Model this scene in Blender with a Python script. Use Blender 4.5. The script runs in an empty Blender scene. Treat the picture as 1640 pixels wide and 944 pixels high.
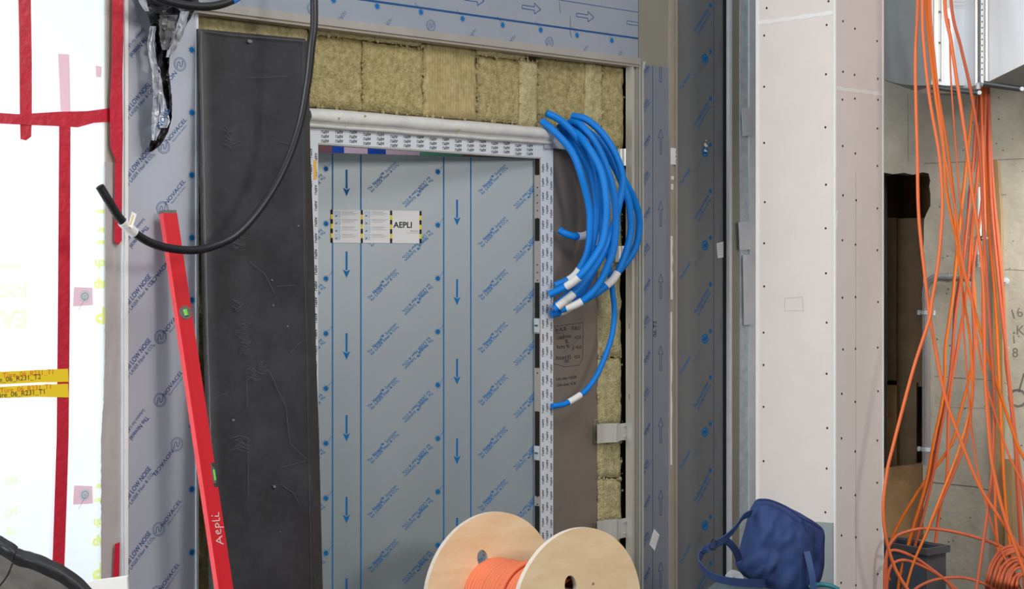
import bpy, math, random
from mathutils import Vector, noise
from mathutils.geometry import tessellate_polygon
random.seed(7)
SC = bpy.context.scene
COL = SC.collection
# ------------------------------------------------------------------ camera
FPX, HY, CAMZ = 2630.0, 433.0, 1.7
cam_d = bpy.data.cameras.new('camera'); cam = bpy.data.objects.new('camera', cam_d); COL.objects.link(cam)
cam.location = (0, 0, CAMZ); cam.rotation_euler = (math.pi/2, 0, 0)
cam_d.sensor_width = 36; cam_d.lens = 36*FPX/1640; cam_d.shift_y = (HY-472)/1640.0
cam_d.clip_end = 100
SC.camera = cam
# ------------------------------------------------------------------ world, lights, exposure
SC.view_settings.view_transform = 'Standard'
SC.view_settings.look = 'None'
SC.view_settings.gamma = 1; SC.view_settings.use_curve_mapping = False
SC.view_settings.exposure = 0.0
world = bpy.data.worlds.new('world'); SC.world = world; world.use_nodes = True
wn = world.node_tree; bg = wn.nodes['Background']
tc = wn.nodes.new('ShaderNodeTexCoord'); sx = wn.nodes.new('ShaderNodeSeparateXYZ'); wr = wn.nodes.new('ShaderNodeValToRGB')
mp = wn.nodes.new('ShaderNodeMapRange')
mp.inputs['From Min'].default_value = -0.35; mp.inputs['From Max'].default_value = 0.6
wn.links.new(tc.outputs['Generated'], sx.inputs[0]); wn.links.new(sx.outputs['Z'], mp.inputs['Value'])
wn.links.new(mp.outputs[0], wr.inputs[0]); wn.links.new(wr.outputs[0], bg.inputs[0])
wr.color_ramp.elements[0].color = (0.16, 0.15, 0.14, 1); wr.color_ramp.elements[1].color = (0.72, 0.78, 0.86, 1)
bg.inputs[1].default_value = 0.62

def area(name, loc, target, sx_, sy_, power, col=(1, 1, 1)):
    l = bpy.data.lights.new(name, 'AREA'); l.shape = 'RECTANGLE'; l.size = sx_; l.size_y = sy_
    l.energy = power; l.color = col
    o = bpy.data.objects.new(name, l); COL.objects.link(o); o.location = loc
    o.rotation_euler = (Vector(target)-Vector(loc)).to_track_quat('-Z', 'Y').to_euler()
    return o
area('window_daylight', (-5.5, 1.5, 2.4), (1.0, 8.0, 1.4), 3.5, 2.4, 345, (0.95, 0.98, 1.0))
area('hall_lamp', (4.2, 0.5, 3.4), (-0.5, 6.8, 1.3), 1.0, 0.9, 130, (1.0, 0.93, 0.86))
area('ceiling_lamp', (1.0, 4.2, 4.2), (0.9, 5.0, 0.0), 2.2, 1.6, 88, (1.0, 0.96, 0.92))
bay = area('side_bay_fill', (3.2, 7.5, 2.3), (2.6, 8.8, 1.3), 0.7, 0.5, 9, (1.0, 0.97, 0.92)); bay.data.spread = math.radians(95)  # added fill light to brighten the concrete wall, no fixture known here

# ------------------------------------------------------------------ frames
class Frame:
    def __init__(s, O, u, n=None):
        s.O = Vector(O); s.u = Vector(u).normalized(); s.z = Vector((0, 0, 1))
        s.n = Vector((s.u.y, -s.u.x, 0)).normalized() if n is None else Vector(n).normalized()
    def pt(s, a, z, d=0.0): return s.O + s.u*a + s.z*z + s.n*d
    def ray(s, px, py, d=0.0):
        r = Vector(((px-820)/FPX, 1, -(py-HY)/FPX)); c = Vector((0, 0, CAMZ))
        t = (d - (c-s.O).dot(s.n))/r.dot(s.n)
        return c + r*t
    def loc(s, px, py, d=0.0):
        p = s.ray(px, py, d) - s.O
        return (p.dot(s.u), p.z)
    def xs(s, px, d=0.0): return s.loc(px, HY, d)[0]
TH = math.atan2(FPX, 2830.0)
Z700 = FPX/365.0
W = Frame(((700-820)/FPX*Z700, Z700, 0), (math.cos(TH), math.sin(TH), 0))
hp = W.ray(860, HY, -0.045)
D = Frame((hp.x, hp.y, 0), (6030, 2630, 0))            # door leaf, swung a little inward
def front(Z): return Frame((0, Z, 0), (1, 0, 0))
CC = Vector(((1338-820)/FPX*7.5, 7.5, 0))
CL = Frame(CC, (0.68, -0.733, 0))                       # left face of column, s<0
CR = Frame(CC, (math.cos(TH), math.sin(TH), 0))          # right face, s>0
cp0 = front(8.9).ray(1414, HY); cp1 = front(8.45).ray(1640, HY)
K = Frame((cp0.x, cp0.y, 0), (cp1.x-cp0.x, cp1.y-cp0.y, 0))  # concrete wall

# ------------------------------------------------------------------ materials
def lin(c):
    return tuple(((x/255)/12.92 if x/255 <= 0.04045 else ((x/255+0.055)/1.055)**2.4) for x in c)
MATS = {}
def mat(name, col, rough=0.6, metal=0.0, var=0.0, scale=8.0, bump=0.0, bscale=60.0, stretch=None, col2=None, spec=0.5,
        trans=0.0, wave=None, alpha=1.0):
    m = bpy.data.materials.new(name); m.use_nodes = True; nt = m.node_tree; b = nt.nodes['Principled BSDF']
    b.inputs['Roughness'].default_value = rough; b.inputs['Metallic'].default_value = metal
    b.inputs['Specular IOR Level'].default_value = spec
    b.inputs['Transmission Weight'].default_value = trans
    b.inputs['Alpha'].default_value = alpha
    c = lin(col); b.inputs['Base Color'].default_value = (*c, 1)
    t = nt.nodes.new('ShaderNodeTexCoord'); mpn = nt.nodes.new('ShaderNodeMapping'); nt.links.new(t.outputs['Object'], mpn.inputs[0])
    if stretch: mpn.inputs['Scale'].default_value = stretch
    if var or col2:
        n = nt.nodes.new('ShaderNodeTexNoise'); n.inputs['Scale'].default_value = scale; n.inputs['Detail'].default_value = 8
        n.inputs['Roughness'].default_value = 0.7
        nt.links.new(mpn.outputs[0], n.inputs['Vector'])
        r = nt.nodes.new('ShaderNodeValToRGB'); nt.links.new(n.outputs[0], r.inputs[0])
        r.color_ramp.elements[0].position = 0.35; r.color_ramp.elements[1].position = 0.68
        c2 = lin(col2) if col2 else tuple(min(1, x*(1+var)) for x in c)
        c1 = c if col2 else tuple(x*(1-var) for x in c)
        r.color_ramp.elements[0].color = (*c1, 1); r.color_ramp.elements[1].color = (*c2, 1)
        nt.links.new(r.outputs[0], b.inputs['Base Color'])
    if bump:
        n2 = nt.nodes.new('ShaderNodeTexNoise'); n2.inputs['Scale'].default_value = bscale; n2.inputs['Detail'].default_value = 6
        nt.links.new(mpn.outputs[0], n2.inputs['Vector'])
        bn = nt.nodes.new('ShaderNodeBump'); bn.inputs['Strength'].default_value = bump; bn.inputs['Distance'].default_value = 0.01
        nt.links.new(n2.outputs[0], bn.inputs['Height']); nt.links.new(bn.outputs[0], b.inputs['Normal'])
    if wave:
        w = nt.nodes.new('ShaderNodeTexWave'); w.inputs['Scale'].default_value = wave; w.inputs['Distortion'].default_value = 3
        w.bands_direction = 'X'
        nt.links.new(mpn.outputs[0], w.inputs[0])
        bn = nt.nodes.new('ShaderNodeBump'); bn.inputs['Strength'].default_value = 0.3; bn.inputs['Distance'].default_value = 0.004
        nt.links.new(w.outputs[1], bn.inputs['Height']); nt.links.new(bn.outputs[0], b.inputs['Normal'])
    MATS[name] = m
    return m
film = mat('protective_film_grey', (160, 168, 180), 0.38, 0.25, var=0.05, scale=2.5)
film_pale = mat('protective_film_pale', (186, 190, 202), 0.42, 0.15, var=0.03, scale=2.0)
film_door = mat('protective_film_door', (158, 168, 174), 0.42, 0.4, var=0.03, scale=2.0)
film_dark = mat('protective_film_dark', (122, 125, 128), 0.42, 0.25, var=0.03)
film_mid = mat('protective_film_mid', (140, 146, 157), 0.4, 0.25, var=0.03, scale=2.5)
steel_bare = mat('bare_sheet_steel', (158, 156, 144), 0.42, 0.3, var=0.05, scale=3)
ink = mat('blue_print', (6, 112, 178), 0.6, spec=0.2)
ink_dark = mat('dark_blue_print', (36, 80, 136), 0.6, spec=0.2)
ink_pale = mat('pale_blue_print', (100, 118, 155), 0.5)
ink_faint = mat('faint_blue_print', (98, 112, 134), 0.5)
black_ink = mat('black_print', (22, 24, 28), 0.6)
grey_ink = mat('grey_print', (160, 165, 170), 0.6)
alu = mat('brushed_aluminium', (206, 205, 198), 0.35, 0.4, var=0.06, scale=3, stretch=(20, 20, 0.5))
alu_dull = mat('dull_aluminium', (178, 174, 166), 0.42, 0.35, var=0.08, scale=5)
galv = mat('galvanised_steel', (182, 196, 202), 0.42, 0.25, col2=(216, 228, 232), scale=22)
galv_pale = mat('pale_zinc_profile', (222, 228, 236), 0.45, 0.15, var=0.08, scale=9)
beige_metal = mat('beige_metal_frame', (168, 160, 148), 0.5, 0.15, var=0.06, scale=5)
wool = mat('mineral_wool', (150, 138, 92), 0.95, 0, col2=(200, 187, 140), scale=40, bump=1.0, bscale=110, spec=0.1)
wool_pale = mat('mineral_wool_pale', (162, 152, 112), 0.95, 0, col2=(208, 198, 154), scale=40, bump=1.0, bscale=110, spec=0.1)
wool_rib = mat('mineral_wool_ribbed', (156, 142, 98), 0.95, 0, col2=(192, 178, 132), scale=40, spec=0.1, wave=28)
rubber = mat('black_rubber', (28, 28, 31), 0.5, 0, col2=(54, 55, 59), scale=3.5, bump=0.25, bscale=10)
rubber_edge = mat('dark_rubber_edge', (48, 45, 42), 0.7, 0, var=0.2, scale=12)
dust = mat('chalky_dust', (80, 82, 86), 0.9)
dust_light = mat('light_dust', (120, 122, 128), 0.9)
cable_black = mat('black_conduit', (26, 27, 30), 0.42)
white_tag = mat('white_tag', (225, 225, 222), 0.6)
blue_pipe = mat('blue_conduit', (0, 122, 212), 0.5, spec=0.3)
blue_tape = mat('blue_tape', (30, 130, 220), 0.4)
red_level = mat('red_lacquer', (205, 12, 30), 0.35)
red_level_side = mat('pale_red_lacquer', (236, 78, 84), 0.5, var=0.1, scale=10)  # paler red for the left edge face of the level
red_tape = mat('red_adhesive_tape', (196, 30, 52), 0.35, var=0.12, scale=25, bump=0.3, bscale=30)
yellow_tape = mat('yellow_adhesive_tape', (246, 212, 30), 0.5)
orange_ink = mat('orange_handwriting', (225, 110, 20), 0.6)
white_wrap = mat('white_plastic_wrap', (208, 207, 203), 0.4, var=0.08, scale=10, bump=0.5, bscale=14)
white_tape = mat('white_printed_tape', (208, 214, 220), 0.5, var=0.03, scale=10)
foil_dark = mat('black_foil', (34, 34, 37), 0.35, var=0.3, scale=12, bump=0.8, bscale=25)
foil_light = mat('silver_foil', (182, 186, 194), 0.35, 0.2, var=0.12, scale=10, bump=0.6, bscale=25)
brown_board = mat('brown_coated_board', (132, 121, 110), 0.5, 0.25, var=0.08, scale=3)
gypsum = mat('gypsum_board', (222, 214, 208), 0.85, var=0.03, scale=4, spec=0.2)
gypsum_edge = mat('gypsum_board_edge', (232, 230, 226), 0.85, var=0.04, scale=12)
screw_m = mat('screw_head', (40, 38, 36), 0.5, 0.5)
plaster_grey = mat('grey_plaster', (148, 156, 158), 0.8, var=0.06, scale=6)
concrete = mat('concrete', (176, 172, 156), 0.85, col2=(200, 196, 180), scale=4, bump=0.35, bscale=30)
concrete_dark = mat('concrete_floor', (70, 67, 63), 0.8, var=0.15, scale=3)
crack_m = mat('concrete_joint', (118, 116, 106), 0.9)
broken = mat('broken_concrete', (126, 124, 116), 0.95, var=0.2, scale=20, bump=1.0, bscale=30)
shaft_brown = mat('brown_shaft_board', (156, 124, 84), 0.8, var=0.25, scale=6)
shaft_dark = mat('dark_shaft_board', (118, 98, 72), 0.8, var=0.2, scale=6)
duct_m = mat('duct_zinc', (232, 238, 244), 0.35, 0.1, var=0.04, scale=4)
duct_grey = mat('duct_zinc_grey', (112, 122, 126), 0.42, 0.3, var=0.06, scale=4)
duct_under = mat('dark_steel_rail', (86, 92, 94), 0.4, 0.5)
pipe_m = mat('stainless_pipe', (196, 194, 193), 0.25, 0.8)
orange = mat('orange_cable', (236, 118, 64), 0.45, spec=0.4)
orange2 = mat('bright_orange_cable', (244, 124, 34), 0.45, spec=0.4)
orange3 = mat('dull_orange_cable', (208, 104, 68), 0.5, spec=0.4)
orange_wound = mat('orange_reel_cable', (236, 128, 88), 0.5, spec=0.4)
ply = mat('birch_plywood', (232, 200, 156), 0.55, col2=(246, 222, 184), scale=3.0, stretch=(1.2, 1.2, 5), spec=0.3)
ply_edge = mat('plywood_edge', (226, 214, 198), 0.7, var=0.08, scale=30, stretch=(1, 1, 1))
timber = mat('timber_batten', (176, 146, 104), 0.7, col2=(150, 118, 80), scale=5, stretch=(6, 6, 0.6))
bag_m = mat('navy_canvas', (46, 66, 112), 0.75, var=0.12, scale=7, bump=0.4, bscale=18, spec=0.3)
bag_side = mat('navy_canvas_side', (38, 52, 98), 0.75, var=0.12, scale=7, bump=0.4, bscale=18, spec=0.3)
strap_m = mat('navy_webbing', (44, 66, 112), 0.7)
sack_m = mat('grey_green_plastic', (84, 98, 106), 0.35, var=0.2, scale=8, bump=0.6, bscale=12)
teal = mat('teal_plastic', (30, 110, 120), 0.4)
bin_m = mat('grey_plastic_bin', (84, 86, 88), 0.5, var=0.08, scale=5)
bin_in = mat('blue_grey_plastic', (78, 92, 106), 0.5)
vial_m = mat('green_vial', (110, 190, 60), 0.25)
rim_m = mat('grey_vial_rim', (96, 100, 96), 0.4)
label_m = mat('paper_sticker', (228, 230, 230), 0.6)
icon_m = mat('pale_blue_icon', (190, 214, 232), 0.6)
yellow_m = mat('yellow_stripe', (232, 208, 40), 0.6)
black_m = mat('black_gap', (16, 16, 17), 0.8)
dark_back = mat('dark_building_wall', (40, 39, 36), 0.9)
pink_m = mat('pink_tape_behind', (235, 190, 196), 0.6)
pale_yellow = mat('pale_yellow_print', (222, 228, 110), 0.6)
very_pale_yellow = mat('very_pale_yellow_print', (232, 238, 178), 0.6)
amber = mat('amber_mark', (232, 176, 70), 0.6)
band_blue = mat('blue_band', (28, 70, 165), 0.4)
band_pink = mat('mauve_band', (196, 172, 190), 0.5)
band_dark = mat('brown_band', (110, 76, 82), 0.5)
band_green = mat('green_band', (90, 150, 120), 0.5)
# translucent window sheet
pane_m = bpy.data.materials.new('frosted_window_sheet'); pane_m.use_nodes = True
nt = pane_m.node_tree; nt.nodes.clear()
o_ = nt.nodes.new('ShaderNodeOutputMaterial'); mx = nt.nodes.new('ShaderNodeMixShader'); tr = nt.nodes.new('ShaderNodeBsdfTranslucent')
pb = nt.nodes.new('ShaderNodeBsdfPrincipled'); pb.inputs['Base Color'].default_value = (0.82, 0.85, 0.87, 1); pb.inputs['Roughness'].default_value = 0.3
tr.inputs[0].default_value = (0.93, 0.97, 1.0, 1); mx.inputs[0].default_value = 0.35
nt.links.new(tr.outputs[0], mx.inputs[1]); nt.links.new(pb.outputs[0], mx.inputs[2]); nt.links.new(mx.outputs[0], o_.inputs[0])

def thin_print(name, col):
    m = bpy.data.materials.new(name); m.use_nodes = True; t = m.node_tree; t.nodes.clear()
    o = t.nodes.new('ShaderNodeOutputMaterial'); a = t.nodes.new('ShaderNodeBsdfTranslucent'); b = t.nodes.new('ShaderNodeBsdfDiffuse'); x = t.nodes.new('ShaderNodeMixShader')
    a.inputs[0].default_value = (*col, 1); b.inputs[0].default_value = (*col, 1); x.inputs[0].default_value = 0.25
    t.links.new(a.outputs[0], x.inputs[1]); t.links.new(b.outputs[0], x.inputs[2]); t.links.new(x.outputs[0], o.inputs[0]); return m
pale_yellow = thin_print('pale_yellow_print', (.93, .97, .38))
very_pale_yellow = thin_print('very_pale_yellow_print', (.95, .99, .72))
pink_m = thin_print('pink_tape_behind', (.93, .76, .79))
# ------------------------------------------------------------------ mesh builder
_glyph = {}
def glyph(txt, bold=0.0):
    k = (txt, bold)
    if k not in _glyph:
        cu = bpy.data.curves.new('t', 'FONT'); cu.body = txt; cu.size = 1; cu.offset = bold; cu.resolution_u = 3
        cu.align_x = 'CENTER'; cu.align_y = 'CENTER'; cu.fill_mode = 'FRONT'
        ob = bpy.data.objects.new('t', cu)
        me = bpy.data.meshes.new_from_object(ob); me.calc_loop_triangles()
        vs = [(v.co.x, v.co.y) for v in me.vertices]; ts = [tuple(t.vertices) for t in me.loop_triangles]
        bpy.data.objects.remove(ob); bpy.data.curves.remove(cu); bpy.data.meshes.remove(me)
        _glyph[k] = (vs, ts)
    return _glyph[k]

class MB:
    def __init__(s): s.v = []; s.f = []; s.m = []; s.mats = []; s.sm = []
    def mi(s, m):
        if m not in s.mats: s.mats.append(m)
        return s.mats.index(m)
    def add(s, vs, fs, m, smooth=False):
        o = len(s.v); s.v += [Vector(v) for v in vs]; i = s.mi(m)
        for f in fs: s.f.append(tuple(o+k for k in f)); s.m.append(i); s.sm.append(smooth)
    def prism(s, F, poly, d0, d1, m, holes=(), side=None):
        loops = [list(poly)]+[list(h) for h in holes]
        flat = [p for l in loops for p in l]; n = len(flat)
        tris = tessellate_polygon([[Vector((p[0], p[1], 0)) for p in l] for l in loops])
        vs = [F.pt(p[0], p[1], d0) for p in flat]+[F.pt(p[0], p[1], d1) for p in flat]
        s.add(vs, [t for t in tris]+[tuple(k+n for k in t) for t in tris], m)
        fs = []; o = 0
        for l in loops:
            L = len(l)
            for i in range(L): a, b = o+i, o+(i+1) % L; fs.append((a, b, b+n, a+n))
            o += L
        s.add(vs, fs, side or m)
    def ppx(s, F, pts, d0, d1, m, side=None):
        s.prism(F, [F.loc(x, y, d1) for x, y in pts], d0, d1, m, side=side)
    def box(s, F, a0, a1, z0, z1, d0, d1, m, side=None):
        s.prism(F, [(a0, z0), (a1, z0), (a1, z1), (a0, z1)], d0, d1, m, side=side)
    def poly(s, F, pts, d, m):
        tris = tessellate_polygon([[Vector((p[0], p[1], 0)) for p in pts]])
        s.add([F.pt(p[0], p[1], d) for p in pts], list(tris), m)
    def line(s, F, a, b, w, d, m):
        a = Vector(a); b = Vector(b); t = (b-a)
        if t.length < 1e-6: return
        t.normalize(); q = Vector((-t.y, t.x))*w/2
        s.poly(F, [a+q, b+q, b-q, a-q], d, m)
    def pl(s, F, pts, w, d, m, closed=False):
        for i in range(len(pts)-(0 if closed else 1)): s.line(F, pts[i], pts[(i+1) % len(pts)], w, d, m)
    def text(s, F, txt, a, z, size, d, m, rot=0.0, bold=0.0, sxx=1.0, clip=None, mirror=False, fit=None, end=None):
        vs, ts = glyph(txt, bold); c, q = math.cos(rot), math.sin(rot)
        xs_ = [x for x, y in vs]; ln = (max(xs_)-min(xs_))*size
        if fit: sxx = fit/ln
        if end: a, z = end[0]-c*ln*sxx/2, end[1]-q*ln*sxx/2
        P = []
        for x, y in vs:
            x = x*size*sxx*(-1 if mirror else 1); y = y*size
            P.append((a+x*c-y*q, z+x*q+y*c))
        if clip:
            ts = [t for t in ts if all(clip[0] <= P[k][0] <= clip[1] and clip[2] <= P[k][1] <= clip[3] for k in t)]
        s.add([F.pt(x, y, d) for x, y in P], ts, m)
    def ring(s, F, a, z, r, w, d, m, n=28, a0=0, a1=2*math.pi, sxx=1.0):
        vs = []; fs = []
        for i in range(n+1):
            t = a0+(a1-a0)*i/n
            for rr in (r-w/2, r+w/2): vs.append(F.pt(a+math.cos(t)*rr*sxx, z+math.sin(t)*rr, d))
        for i in range(n): fs.append((2*i, 2*i+1, 2*i+3, 2*i+2))
        s.add(vs, fs, m)
    def disc(s, F, a, z, r, d, m, n=16):
        s.add([F.pt(a+math.cos(2*math.pi*i/n)*r, z+math.sin(2*math.pi*i/n)*r, d) for i in range(n)], [tuple(range(n))], m)
    def tube(s, pts, r, m, seg=10, rib=None, caps=True):
        pts = [Vector(p) for p in pts]; n = len(pts); vs = []; fs = []
        up = None
        for i, p in enumerate(pts):
            t = (pts[min(i+1, n-1)]-pts[max(i-1, 0)]).normalized()
            if up is None: up = t.orthogonal().normalized()
            up = (up-t*up.dot(t)).normalized(); b = t.cross(up)
            rr = r(i/(n-1)) if callable(r) else r
            if rib and i % 2: rr *= rib
            for k in range(seg):
                a = 2*math.pi*k/seg; vs.append(p+(up*math.cos(a)+b*math.sin(a))*rr)
        for i in range(n-1):
            for k in range(seg):
                k2 = (k+1) % seg; fs.append((i*seg+k, i*seg+k2, (i+1)*seg+k2, (i+1)*seg+k))
        s.add(vs, fs, m, True)
        if caps: s.add(vs[:seg], [tuple(range(seg))[::-1]], m); s.add(vs[-seg:], [tuple(range(seg))], m)
    def grid(s, rows, m, smooth=True, thick=None):
        nr, nc = len(rows), len(rows[0]); vs = [Vector(p) for r in rows for p in r]
        fs = [(i*nc+j, i*nc+j+1, (i+1)*nc+j+1, (i+1)*nc+j) for i in range(nr-1) for j in range(nc-1)]
        s.add(vs, fs, m, smooth)
        if thick is not None:
            N = len(vs); t = Vector(thick); vb = [v+t for v in vs]; s.add(vb, [f[::-1] for f in fs], m, smooth)
            edge = [j for j in range(nc)]+[i*nc+nc-1 for i in range(1, nr)]+[(nr-1)*nc+j for j in range(nc-2, -1, -1)]+[i*nc for i in range(nr-2, 0, -1)]
            E = len(edge); s.add([vs[e] for e in edge]+[vb[e] for e in edge], [(i, (i+1) % E, (i+1) % E+E, i+E) for i in range(E)], m)
    def build(s, name, parent=None, bevel=0.0):
        me = bpy.data.meshes.new(name)
        off = Vector((0, 0, 0))
        if parent is not None: off = parent.location
        me.from_pydata([tuple(v-off) for v in s.v], [], s.f)
        for m in s.mats: me.materials.append(m)
        me.polygons.foreach_set('material_index', s.m); me.polygons.foreach_set('use_smooth', s.sm); me.update()
        o = bpy.data.objects.new(name, me); COL.objects.link(o)
        if parent is not None: o.parent = parent
        if bevel:
            b = o.modifiers.new('bevel', 'BEVEL'); b.width = bevel; b.segments = 2; b.limit_method = 'ANGLE'
        return o
def sub(parent_part_builder_result): return parent_part_builder_result
def tag(o, label, cat, group=None, kind=None):
    o['label'] = label; o['category'] = cat
    if group: o['group'] = group
    if kind: o['kind'] = kind
    return o
def struct(o, label=None):
    o['kind'] = 'structure'
    if label: o['label'] = label
    return o
def thing(name, label, cat, loc, group=None):
    o = bpy.data.objects.new(name, None); COL.objects.link(o); o.location = loc; o.empty_display_size = 0.1
    return tag(o, label, cat, group)
class Sub:           # builder target two levels down: the parent part keeps its mesh in the thing's space
    pass
def build_sub(mb, name, part, bevel=0.0):
    root = part.parent
    me_o = mb.build(name, None, bevel)
    off = root.location if root else Vector((0, 0, 0))
    for v in me_o.data.vertices: v.co -= off
    me_o.parent = part
    return me_o
def spline(P, n=8):
    P = [Vector(p) for p in P]; Q = [P[0]*2-P[1]]+P+[P[-1]*2-P[-2]]; out = []
    for i in range(1, len(Q)-2):
        a, b, c, d = Q[i-1], Q[i], Q[i+1], Q[i+2]
        for k in range(n):
            t = k/n
            out.append(0.5*((2*b)+(c-a)*t+(2*a-5*b+4*c-d)*t*t+(-a+3*b-3*c+d)*t**3))
    out.append(P[-1]); return out
def strap(mb, pts, w, th, m, wd=None):
    """flat webbing; wd gives the width direction at each point"""
    pts = [Vector(p) for p in pts]; n = len(pts); L = []
    for i, p in enumerate(pts):
        t = (pts[min(i+1, n-1)]-pts[max(i-1, 0)]).normalized()
        wv = wd(i/(n-1)) if wd else Vector((0, 0, 1)); wv = (wv-t*wv.dot(t)).normalized(); q = t.cross(wv)
        L.append([p+wv*w/2+q*th/2, p-wv*w/2+q*th/2, p-wv*w/2-q*th/2, p+wv*w/2-q*th/2])
    vs = [v for r in L for v in r]; fs = []
    for i in range(n-1):
        for k in range(4): fs.append((i*4+k, i*4+(k+1) % 4, i*4+4+(k+1) % 4, i*4+4+k))
    fs += [(0, 1, 2, 3), tuple(4*(n-1)+k for k in (3, 2, 1, 0))]
    mb.add(vs, fs, m, False)
R45 = math.radians(45)

# prints shared by the protective films ------------------------------------------------
def sun(mb, F, a, z, r, d, m):
    mb.disc(F, a, z, r*0.36, d, m, 14)
    for i in range(16):
        t = 2*math.pi*i/16; R = r if i % 2 else r*0.78
        c, q = math.cos(t), math.sin(t)
        mb.poly(F, [(a+c*R, z+q*R), (a-q*r*.11+c*r*.3, z+c*r*.11+q*r*.3), (a+q*r*.11+c*r*.3, z-c*r*.11+q*r*.3)], d+0.0002, m)
def solid_arrow(mb, F, a, ztop, L, w, hw, hl, d, m):
    mb.poly(F, [(a-w/2, ztop), (a+w/2, ztop), (a+w/2, ztop-L+hl), (a-w/2, ztop-L+hl)], d, m)
    mb.poly(F, [(a-hw/2, ztop-L+hl*1.1), (a, ztop-L+hl*.85), (a, ztop-L)], d+.0002, m)
    mb.poly(F, [(a+hw/2, ztop-L+hl*1.1), (a, ztop-L), (a, ztop-L+hl*.85)], d+.0002, m)
def outline_arrow(mb, F, a, z, L, rot, w, d, m, sh=0.014, hh=0.032, hl=0.05):
    P = [(-L/2, -sh/2), (L/2-hl, -sh/2), (L/2-hl, -hh/2), (L/2, 0), (L/2-hl, hh/2), (L/2-hl, sh/2), (-L/2, sh/2)]
    c, q = math.cos(rot), math.sin(rot)
    mb.pl(F, [(a+x*c-y*q, z+x*q+y*c) for x, y in P], w, d, m, closed=True)
def logo(mb, F, a, z, r, d, m, rot=0.0, bold=False):
    w = 0.0025 if not bold else 0.008
    mb.ring(F, a, z, r, w, d, m)
    if not bold: mb.ring(F, a, z, r*0.8, w*.7, d, m)
    c, q = math.cos(rot), math.sin(rot)
    P = [(-.45, -.55), (-.4, .15), (-.15, .4), (0, .2), (0, -.2), (.15, -.4), (.4, -.15), (.45, .55)]
    mb.pl(F, [(a+(x*c-y*q)*r, z+(x*q+y*c)*r) for x, y in P], w*1.5, d, m)

# ================================================================== STRUCTURE
zt = 3.6
m = MB(); m.box(Frame((0, 0, 0), (1, 0, 0)), -4.5, 5.0, -0.1, 0.0, -11.5, 2.0, concrete_dark); struct(m.build('floor'))
# masonry behind the insulation, with the doorway open
sJ0, sJ1 = W.xs(505), W.xs(886)
m = MB(); zh = W.loc(700, 225)[1]
m.box(W, W.xs(300), sJ0-0.05, 0, zt, -0.40, -0.20, dark_back)
m.box(W, sJ1+0.03, W.xs(1215), 0, zt, -0.40, -0.20, dark_back)
m.box(W, sJ0-0.05, sJ1+0.03, zh+0.12, zt, -0.40, -0.20, dark_back)
struct(m.build('wall_back'))
# window, left
wl, wr_, ws = W.xs(-260), W.xs(170), W.xs(203)
WZ0 = 0.05
win = bpy.data.objects.new('window_1', None); COL.objects.link(win); win.location = W.pt(0, 0, 0); struct(win)
m = MB(); m.box(W, wl, wr_+0.012, WZ0, zt, -0.012, -0.006, pane_m); m.build('pane', win)
m = MB()
m.prism(W, [(wr_-.002, 0), (ws-.03, 0), (ws-.03, zt), (wr_-.002, zt)], -0.05, 0.006, beige_metal)
m.box(W, ws-.030, ws-.022, 0, zt, -0.05, 0.018, galv_pale)
m.box(W, ws-.020, ws-.006, 0, zt, -0.05, 0.022, gypsum_edge)
m.box(W, wl, wr_, 0, WZ0, -0.05, 0.0, beige_metal)
m.build('window_frame', win)
# daylight arriving at the outside of the window
wc = W.pt(W.xs(20), 1.7, -1.1); wt = W.pt(W.xs(20), 1.7, 0)
area('outdoor_daylight', wc, wt, 1.6, 3.0, 52, (0.93, 0.97, 1.0))

# ================================================================== LEFT STEEL PANEL
lp = thing('cladding_panel', 'steel wall panel with pale blue-printed protective film between taped window and black rubber sheet', 'wall panel', W.pt(W.xs(260), 0, 0))
m = MB(); a0, a1 = ws-.012, W.xs(313)
m.box(W, a0, a1, 0.02, zt, -0.03, 0.0, film_pale)
e = 0.0008
cl = (a0, a1, 0, zt)
for k, y in enumerate([-20.5, 80, 180.5, 280.7, 381, 481, 582, 683, 784, 885]):
    s_, z_ = W.loc(307, y); sun(m, W, s_, z_, 0.0195, e, ink)
for y in (142, 247, 449.7, 552, 757.4, 861):
    s_, z_ = W.loc(219, y+33)
    m.text(W, 'The Novacel LOW NOISE', 0, 0, 0.028, e, ink_dark, rot=math.radians(48), bold=0.012, sxx=.78, clip=cl, end=W.loc(240, y-8))
    m.text(W, 'Solution for LASER Fiber & CO\u2082', 0, 0, 0.020, e, ink_dark, rot=math.radians(48), sxx=.92, clip=cl, end=W.loc(246, y-1))
for y in (60, 365, 672):
    s_, z_ = W.loc(218, y+10)
    m.text(W, 'The Novacel', s_+.012, z_-.01, 0.026, e, ink_dark, rot=math.radians(48)+math.pi, bold=0.012, sxx=.8, clip=cl)
    m.text(W, 'Solution for LASER', s_-.008, z_+.012, 0.019, e, ink_dark, rot=math.radians(48)+math.pi, sxx=.85, clip=cl)
for x, y in ((262, 235), (260, 334), (257, 540), (256, 641), (254, 848), (251, 950)):
    s_, z_ = W.loc(x, y); logo(m, W, s_, z_, 0.026, e, ink_pale)
    s_, z_ = W.loc(x+21, y-26); m.text(W, 'NOVACEL', s_-.002, z_, 0.023, e, ink_dark, rot=math.radians(48), bold=.006, fit=.125)
    m.text(W, 'Beyond the Surface', s_+.012, z_-.01, 0.011, e, ink_pale, rot=math.radians(48), fit=.09)
for x, y in ((288, 103), (276, 408), (283, 712)):
    s_, z_ = W.loc(x, y); logo(m, W, s_, z_, 0.026, e, ink_pale, rot=math.pi)
    s_, z_ = W.loc(x-22, y+30); m.text(W, 'NOVACEL', s_, z_, 0.023, e, ink_dark, rot=math.radians(48)+math.pi, bold=.006, fit=.125)
m.build('film_face', lp)
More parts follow.
